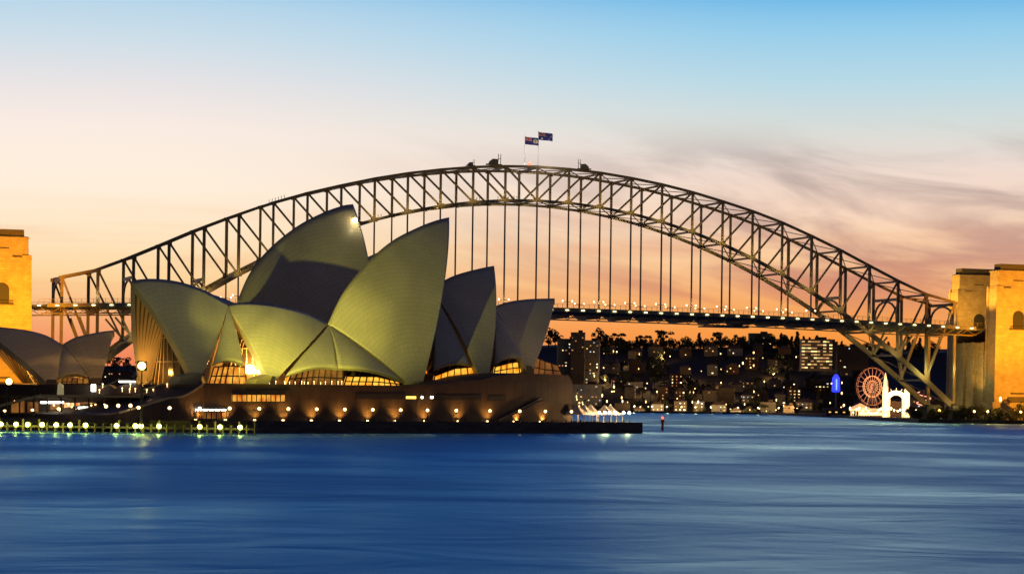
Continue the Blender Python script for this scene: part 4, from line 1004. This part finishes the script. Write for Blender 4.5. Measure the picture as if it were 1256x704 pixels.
rowdefs = [('along the waterfront', 2425, 11, 755, 1000, (2, 3), .62), ('in the second row uphill', 2475, 12, 762, 1010, (2, 4), .42), ('halfway up the far hill', 2545, 12, 748, 1025, (2, 4), .34), ('high on the far hill', 2640, 11, 742, 1050, (2, 4), .26), ('just below the hill crest', 2740, 8, 760, 1010, (2, 3), .16)]
for txt, D, n, a, z_, st, lit in rowdefs:
    for i in range(n):
        px = a+(z_-a)*(i+.5)/n+random.uniform(-6, 6); w = random.uniform(9, 17); s_ = random.randint(*st); wl_ = random.choice(['grey', 'cream', 'brown', 'white', 'brick']); rf = random.choice(['gable', 'hip', 'hip', 'flat'])
        rt = {'gable': 'gabled roof', 'hip': 'hipped roof', 'flat': 'flat roof'}[rf]
        house(px, D+random.uniform(-18, 18), w, random.uniform(8, 12), s_, wl_, rf, '%s house with %s, %s from the left %s' % (wl_ if wl_ != 'brick' else 'red brick', rt, ordn(i), txt), 'house', lit*random.choice((.0, .25, .3, .6, 1.0, 2.2)), group=ROWS)
# houses behind the right end of the bridge
for i, (px, D, s_) in enumerate([(1060, 2250, 3), (1085, 2200, 4), (1105, 2150, 3), (1122, 2050, 4), (1140, 2100, 3), (1160, 2000, 4), (1118, 1900, 3), (1132, 1850, 4), (1150, 1800, 3)]):
    house(px, D, random.uniform(12, 18), 10, s_, random.choice(['grey', 'cream', 'brick']), random.choice(['hip', 'gable']), 'dim house behind the right end of the arch, %s from the left' % ordn(sorted([1060, 1085, 1105, 1122, 1140, 1160, 1118, 1132, 1150]).index(px)), 'house', .3, group=ROWS)
for i, px in enumerate((125, 138, 152)):
    house(px, 2500, 20, 12, 3, 'brown', 'flat', 'low dark shed on the far shore seen between shells, %s from the left' % ordn(i), 'shed', .15, base=24, group=ROWS)
# small lights of the far shore
sl = lamp_proto('shore_lamp', 4.2, glow('shore bulb', (1, .62, .22), 5), .7); first = True
SL = [(778, 2402), (800, 2404), (818, 2400), (836, 2402), (853, 2403), (872, 2402), (905, 2404), (930, 2402), (955, 2403), (978, 2404), (792, 2500), (845, 2590), (884, 2560), (948, 2600), (742, 2560), (765, 2680), (812, 2700), (910, 2480), (975, 2680)]
SL.sort()
for i, (px, D) in enumerate(SL):
    x = ray(px, 500)[0]*D; o = sl if first else copy_tree(sl); first = False; o.location = (x, D, max(1.4, ground_h(x, D))); tag(o, 'warm street lamp on the far shore, %s counting from the left' % ordn(i), 'street lamp', 'street lamps on the far shore'); light('shore_light', o.location+Vector((0, -2, 7)), 9000, (1, .6, .22), .5)

rl = random.Random(21)
for i in range(85):
    D = rl.choice((2420, 2450, 2500, 2560, 2640, 2720))-rl.uniform(4, 14); px = rl.uniform(742, 1035) if i > 12 else rl.uniform(684, 740); x = ray(px, 500)[0]*D
    o = copy_tree(sl); o.location = (x, D, max(1.4, ground_h(x, D))); s_ = rl.choice((.45, .6, .6, .8, 1.1)); o.scale = (s_, s_, rl.uniform(.6, 2.2)); tag(o, 'small warm lamp among the houses of the far hillside', 'street lamp', 'lamps among the hillside houses')
# ================================================================== TREES
def crown_mesh(kind, seed, mt):
    rnd = random.Random(seed); b = MB(); n = 260
    cl = []
    if kind == 'umbrella': cl = [(rnd.uniform(-5, 5), rnd.uniform(-4, 4), 12+rnd.uniform(-.6, 1.2), rnd.uniform(1.4, 2.4), .45) for _ in range(7)]+[(rnd.uniform(-3, 3), rnd.uniform(-3, 3), 9.5, 1.3, .5) for _ in range(2)]
    elif kind == 'tall': cl = [(rnd.uniform(-1, 1)*(1.2-i/10), rnd.uniform(-1, 1)*(1.2-i/10), 3+i*1.25, 2.5-.2*i, .9) for i in range(9)]
    else: cl = [(rnd.gauss(0, 2.3), rnd.gauss(0, 2.2), 5.5+rnd.gauss(0, 1.7), rnd.uniform(1.5, 2.6), .8) for _ in range(9)]
    for c in cl:
        for _ in range(n//len(cl)*2):
            d = Vector((rnd.gauss(0, 1), rnd.gauss(0, 1), rnd.gauss(0, 1))).normalized()*c[3]*rnd.uniform(.6, 1.1); p = Vector(c[:3])+Vector((d.x, d.y, d.z*c[4]))
            s = rnd.uniform(.4, .85); u = Vector((rnd.gauss(0, 1), rnd.gauss(0, 1), rnd.gauss(0, 1))).normalized(); w = u.cross(Vector((rnd.gauss(0, 1), rnd.gauss(0, 1), rnd.gauss(0, 1)))).normalized()
            b.add([p-u*s, p+w*s*.7, p+u*s, p-w*s*.7], [(0, 1, 2, 3)])
    return b
M_leaf = mat('dark leaves', (.07, .075, .035), .8, 0, .5, .6); M_bark = mat('bark', (.05, .04, .03), .9)
protos = {}
for kind in ('umbrella', 'round', 'tall'):
    for v_ in range(2):
        o = empty('tree', (0, 0, -60)); 
        b = crown_mesh(kind, v_+5, None); c = b.build('crown', M_leaf, o); 
        b = MB(); hh = {'umbrella': 11.5, 'round': 5.5, 'tall': 12}[kind]; b.tube([(0, 0, -1), (.2, 0, hh*.5), (0, .1, hh)], [.45, .33, .15], 7)
        if kind != 'tall':
            for a in range(5): b.tube([(.1, 0, hh*.6), (math.cos(a*1.26)*(3.4 if kind == 'umbrella' else 2), math.sin(a*1.26)*2.5, hh*(1.0 if kind == 'umbrella' else 1.1))], [.2, .08], 5)
        b.build('trunk', M_bark, o); index_children(o); protos[(kind, v_)] = [o, False]
def tree(kind, x, y, s, lab, group=None, z=None, name='tree'):
    pr = protos[(kind, random.randint(0, 1))]
    if not pr[1]: o = pr[0]; pr[1] = True
    else: o = copy_tree(pr[0])
    o.location = (x, y, (ground_h(x, y) if z is None else z)-.3); o.scale = (s, s, s*random.uniform(.9, 1.15)); o.rotation_euler = (0, 0, random.uniform(0, 6.28)); tag(o, lab, 'tree', group); return o
for i in range(98):
    px = 738+i*4.2+random.uniform(-3, 3); D = 2790+random.uniform(-25, 10); tree(random.choice(['round', 'round', 'tall']), ray(px, 500)[0]*D, D, random.uniform(.7, 1.45), 'low dark tree in the bushy line of the far hill crest', 'bushy trees along the far hill crest')
sky_t = [(672, 1.9, 'round'), (680, 1.6, 'round'), (735, 1.7, 'round'), (743, 1.3, 'round'), (757, 1.35, 'umbrella'), (766, 1.2, 'round'), (776, .9, 'round'), (788, 1.35, 'umbrella'), (813, 1.6, 'umbrella'), (820, 1.3, 'round'), (843, .9, 'round'), (858, 1.0, 'tall'), (880, 1.3, 'umbrella'), (888, 1.1, 'round'), (952, 1.1, 'round'), (962, 1.2, 'round')]
for i, (px, s, kd) in enumerate(sky_t):
    D = 2800; x = ray(px, 500)[0]*D; tree(kd, x, D, s, '%s dark tree against the orange sky, %s from the left on the crest' % ({'umbrella': 'flat-topped', 'round': 'rounded', 'tall': 'slender'}[kd], ordn(i)), 'trees on the skyline of the far hill')
for i, px in enumerate((121, 131, 139, 146, 155)):
    D = 2750; x = ray(px, 500)[0]*D; tree('umbrella' if i % 2 else 'round', x, D, 1.2, 'dark tree on the distant shore seen between the shells, %s from the left' % ordn(i), 'trees seen between the shells')
for i in range(105):
    D = random.uniform(2408, 2790); px = random.uniform(735, 1060); x = ray(px, 500)[0]*D; tree(random.choice(['round', 'round', 'tall', 'umbrella']), x, D, random.uniform(.7, 1.25), 'dark tree among the houses of the far hillside', 'trees among the hillside houses')
for i in range(42):
    x = random.uniform(262, 520); y = random.uniform(1640, 2300)
    if inland(x, y) < 14: continue
    tree(random.choice(['round', 'round', 'tall']), x, y, random.uniform(.8, 1.3), 'dark tree on the slope behind the right end of the bridge', 'trees behind the right end of the bridge')
for i in range(34):
    px = 1118+i*4.3; t = ray(px, 505)[0]; D = 1356+random.uniform(0, 12)+(1200-px)*1.0*(px < 1200); x = t*D; tree('round', x, D, random.uniform(.55, .85), 'dark low tree at the water edge under the right pylon', 'low trees under the right pylon')

# ================================================================== FUN FAIR, BOATS, SHORE LAMPS ON THE RIGHT
LD = 1760
wc = at(1070, 474, LD+20); o = empty('ferris_wheel', (wc.x, wc.y, 1.6), R_(28), 'ferris wheel with orange rings beside the glowing entrance', 'ferris wheel'); hz = wc.z-1.6
for r, m, th in ((13.6, G_wheel, .26), (7.6, glow('wheel inner ring', (1, .36, .10), 1.5), .42), (4.2, glow('wheel inner ring', (1, .36, .10), 1.5), .25)):
    b = MB(); n = 40
    for k in (-.9, .9): b.tube([(r*math.cos(2*math.pi*i/n), k, hz+r*math.sin(2*math.pi*i/n)) for i in range(n+1)], th*.5, 5, cap=False)
    b.build('rim', m, o)
for i in range(20):
    a = 2*math.pi*i/20; b = MB(); b.bar((0, 0, hz), (13.6*math.cos(a), 0, hz+13.6*math.sin(a)), .22); sp_ = b.build('spoke', G_wheel if i % 2 else glow('spoke bulbs', (1, .3, .12), .8), o)
    b = MB(); g = (14.3*math.cos(a), 0, hz+14.3*math.sin(a)-.9); b.box(g, (1.5, 1.8, .9)); b.box((g[0], 0, g[2]+1.1), (1.7, 2, .2)); b.bar((g[0]-.6, 0, g[2]+.4), (g[0]-.6, 0, g[2]+1.1), .12); b.bar((g[0]+.6, 0, g[2]+.4), (g[0]+.6, 0, g[2]+1.1), .12); b.build('gondola', mat('gondola paint', (.25, .08, .03), .5), o)
b = MB()
for k in (-1.6, 1.6):
    b.bar((0, k, hz), (-6, k, 0), .6); b.bar((0, k, hz), (6, k, 0), .6)
b.tube([(0, -2, hz), (0, 2, hz)], .7, 8); b.build('support_frame', M_white, o)
# entrance arch with towers
e0 = at(1099, 505, LD-60); o = empty('funfair_entrance', (e0.x, e0.y, 1.6), 0, 'blazing white funfair entrance arch with a tall spire at its left', 'entrance gate')
def zof(py, D=LD-60): return at(1099, py, D).z-1.6
U = (LD-60)/FPX
def tower(x, hw, ht, hs, name):
    b = MB(); b.box((x, 0, ht/2), (hw*2, hw*2, ht)); b.build(name, G_park, o)
    b = MB(); b.tube([(x, 0, ht), (x, 0, ht+1.2), (x, 0, ht+2.6), (x, 0, ht+hs*.55), (x, 0, ht+hs)], [hw*.9, hw*1.25, hw*.8, hw*.7, .08], 10); b.build('spire', glow('spire bulbs', (1, .62, .24), 1.6), o)
tower(-7.6, 1.7, zof(478), zof(457)-zof(478), 'tower'); tower(7.4, 1.7, zof(481), zof(471)-zof(481), 'tower')
b = MB(); n = 16; ro, ri, zb = 7.4, 4.3, zof(490)
pts = [(ro*math.cos(math.pi*i/n), 0, zb+ro*.85*math.sin(math.pi*i/n)) for i in range(n+1)]+[(-ri*math.cos(math.pi*i/n), 0, zb+ri*.7*math.sin(math.pi*i/n)) for i in range(n+1)]
b.prism(pts, (0, 1.6, 0)); b.build('arch', G_park, o)
for sx in (-1, 1): b = MB(); b.box((sx*5.2, .8, zb/2), (2.0, 1.6, zb)); b.build('pier', glow('pier bulbs', (1, .55, .16), 1.0), o)
for i in range(7):
    a = math.pi*(i+.5)/7; b = MB(); b.bar((7.0*math.cos(a), -.2, zb+6.0*math.sin(a)), (9.2*math.cos(a), -.2, zb+8.2*math.sin(a)), .5, .3, w2=.15); b.build('ray', glow('spire bulbs', (1, .62, .24), 1.6), o)
for i in range(15):
    a = math.pi*i/14; b = MB(); b.ball((6.6*math.cos(a), -.4, zb+5.6*math.sin(a)), .42, 6); b.build('bulb', G_bulb, o)
for sx, hh in ((-7.6, zof(478)), (7.4, zof(481))):
    for i in range(6): b = MB(); b.ball((sx, -1.9, hh*(i+.5)/6), .4, 6); b.build('bulb', G_bulb, o)
for sx in (-1, 1): b = MB(); b.ball((sx*2.3, -.2, zb+4.6), .95, 10, (1, .4, .8)); b.build('round_lamp', G_bulb, o)
b = MB(); b.box((0, .9, zb*.45), (8.2, .5, zb*.9)); b.build('mouth_shade_panel', mat('entrance shade', (.04, .02, .015), .8), o)  # dark panel across the open mouth, its shade put into the colour
light('entrance_light', (e0.x, e0.y-16, 14), 26000, (1, .55, .2), 1.5)
light('fair_light', (e0.x-20, e0.y-20, 4), 14000, (1, .5, .18), 1.5)
cp = at(1055, 500, LD-40); o = empty('carousel', (cp.x, cp.y, 1.5), 0, 'bright carousel pavilion left of the ferris wheel foot', 'carousel')
b = MB(); b.tube([(0, 0, 5.2), (0, 0, 6.4), (0, 0, 9.5)], [7.5, 6.8, .3], 16); b.build('canopy', glow('carousel canopy', (1, .45, .12), .9), o)
b = MB(); b.tube([(0, 0, 4.2), (0, 0, 5.2)], [7.6, 7.6], 16); b.build('valance', G_park, o); b = MB(); b.tube([(0, 0, 0), (0, 0, .6)], [7.4, 7.4], 16); b.build('platform', M_steel2, o)
for i in range(10): a = i*.628; b = MB(); b.tube([(6.4*math.cos(a), 6.4*math.sin(a), .6), (6.4*math.cos(a), 6.4*math.sin(a), 4.3)], .15, 6); b.build('pole', G_park, o)
cp = at(1068, 500, LD-30); o = empty('game_booth', (cp.x, cp.y, 1.5), 0, 'low row of golden lit booths at the ferris wheel foot', 'booth')
b = MB(); b.box((0, 0, 2), (18, 5, 4)); b.build('wall', MW['cream'], o); b = MB(); b.box((0, -2.7, 2.2), (17, .2, 2.2)); b.build('counter_opening', G_win[1], o); b = MB(); b.prism([(-9.5, -3.4, 4), (9.5, -3.4, 4), (9.5, 0, 5.8), (-9.5, 0, 5.8)], (0, .3, .2)); b.build('awning', glow('awning bulbs', (1, .5, .2), 1.2), o)
cp = at(1130, 500, LD-60); o = empty('game_booth', (cp.x, cp.y, 1.5), 0, 'dim reddish booths right of the glowing entrance arch', 'booth')
b = MB(); b.box((0, 0, 2), (16, 5, 4)); b.build('wall', MW['brick'], o); b = MB(); b.box((0, -2.7, 2.2), (15, .2, 1.8)); b.build('counter_opening', G_win[3], o); b = MB(); b.box((0, 0, 4.3), (17, 6, .5)); b.build('awning', G_win[0], o)
fb = None
for i in range(26):
    px = 1042+i*3.9+random.uniform(-1, 1); D_ = LD-75+random.uniform(-8, 8)-(px > 1105)*90; q = at(px, 500, D_)
    if fb is None: fb = lamp_proto('festoon_lamp', 2.6, G_bulb, .5); o = fb
    else: o = copy_tree(fb)
    o.location = (q.x, D_, 1.5); o.scale = (1, 1, random.uniform(.8, 2.2)); tag(o, 'white gold festoon lamp in the row before the funfair', 'street lamp', 'festoon lamps before the funfair')
# curved ride seen through the bridge legs
cp = at(1133, 485, LD+10); o = empty('slide_tower', (cp.x, cp.y, 1.6), 0, 'pink lit spiral ride seen behind the leaning bridge leg', 'ride'); b = MB()
b.tube([(5*math.cos(t*.5), 5*math.sin(t*.5), t*.55) for t in range(34)], .38, 6); b.build('spiral_rail', glow('pink bulbs', (1, .35, .22), 1.6), o); b = MB(); b.tube([(0, 0, 0), (0, 0, 20)], .5, 8); b.build('pole', M_steel2, o)
# blue drop tower
cp = at(1025, 500, 1950); o = empty('drop_tower', (cp.x, cp.y, 1.6), 0, 'slender ride tower with blue neon section near the waterline', 'ride tower')
hz1, hz2, hz3 = [at(1025, y, 1950).z-1.6 for y in (481, 459, 432)]
b = MB(); b.tube([(0, 0, 0), (0, 0, hz3*.9), (0, 0, hz3)], [.7, .5, .15], 8); b.build('mast', M_steel2, o)
b = MB(); b.tube([(0, 0, hz1), (0, 0, hz1+1), (0, 0, hz2-3), (0, 0, hz2)], [2.6, 3.4, 3.0, 1.2], 12); b.build('neon_section', G_blue, o)
b = MB(); b.tube([(0, -3.5, hz1+2), (0, -3.5, hz2-4)], .35, 8); b.build('neon_tube', glow('pale blue tube', (.15, .3, 1), 2.5), o)
# boats
def yacht(px, py, D, L_, hm, lab):
    p = at(px, py, D); o = empty('yacht', (p.x, p.y, 0), random.uniform(-.15, .15), lab, 'boat', 'yachts moored off the far shore'); vs = []; n = 10; fs = []
    for i in range(n+1):
        f = i/n; x = -L_/2+L_*f; w = L_*.14*math.sin(math.pi*min(1, .25+f*.78))**.7 if f < 1 else .05; vs += [(x, -w, 1.3+.5*f*f), (x, -w*.5, -.3), (x, w*.5, -.3), (x, w, 1.3+.5*f*f)]
    for i in range(n): fs += [(4*i+j, 4*i+j+1, 4*i+5+j, 4*i+4+j) for j in range(3)]+[(4*i+3, 4*i, 4*i+4, 4*i+7)]
    fs += [(0, 1, 2, 3)]; b = MB(); b.add(vs, fs); b.build('hull', M_white, o); b = MB(); b.prism([(-L_*.2, -1, 1.4), (L_*.22, -.7, 1.6), (L_*.12, -.7, 2.3), (-L_*.2, -.9, 2.2)], (0, 1.8, 0)); b.build('cabin', M_white, o, bevel=.1)
    b = MB(); b.tube([(.8, 0, 1.4), (.8, 0, hm)], [.14, .08], 6); b.bar((.8, 0, 2.9), (-L_*.36, 0, 2.7), .16); b.bar((.8, 0, hm-.2), (L_*.48, 0, 1.9), .05); b.bar((.8, 0, hm-.2), (-L_*.48, 0, 1.5), .05); b.build('mast', M_steel2, o)
yacht(984, 508, 2150, 17, 22, 'pale yacht moored left of the dark ferry wharf'); yacht(971, 507, 2200, 12, 18, 'smaller pale yacht just left of another near the wharf'); yacht(880, 505.5, 2330, 9, 13, 'small yacht alone off the middle of the far shore'); yacht(936, 506, 2300, 9, 13, 'small yacht off the far shore left of the moored pair')
p = at(1027, 509, 1900); o = empty('ferry_wharf', (p.x, p.y, 0), 0, 'dark ferry wharf shed on piles before the funfair', 'wharf')
b = MB(); b.box((0, 0, 1.2), (24, 8, .6)); b.build('deck', M_timber, o); b = MB(); b.box((0, 1, 3.6), (18, 5, 4)); b.build('wall', M_timber, o); b = MB(); b.prism([(-11, -3.5, 5.6), (-11, 5, 5.6), (-11, .8, 7.6)], (22, 0, 0)); b.build('roof', M_roof, o)
for i in range(8): b = MB(); b.tube([(-11+i*3.1, -3.6, -2), (-11+i*3.1, -3.6, 2.4)], .3, 6); b.build('pile', M_timber, o)
for i in (-6, -1, 5): b = MB(); b.box((i, -1.6, 4.2), (1.6, .2, .8)); b.build('window', G_win[0], o)
# sodium lamps along the near right shore
so = lamp_proto('sodium_lamp', 4.6, G_orange, .62); first = True
for i, (px, py, D) in enumerate([(1035, 497, 1840), (1065, 505, 1700), (1078, 503, 1650), (1108, 502, 1600), (1134, 503, 1520), (1152, 503.5, 1400), (1195, 504.5, 1354), (1211.5, 504.5, 1354), (1227, 489.5, 1362), (1252, 505, 1354)]):
    t = at(px, py, D); o = so if first else copy_tree(so); first = False; o.location = (t.x, t.y, 1.7); o.scale = (1, 1, max(.4, (t.z-1.7)/5.1))
    tag(o, 'orange street lamp on the right hand shore, %s from the left' % ordn(i), 'street lamp', 'orange lamps along the right shore'); light('sodium_light', (t.x, t.y-1.2, t.z), 1500 if i != 8 else 5000, (1, .5, .12), .4)
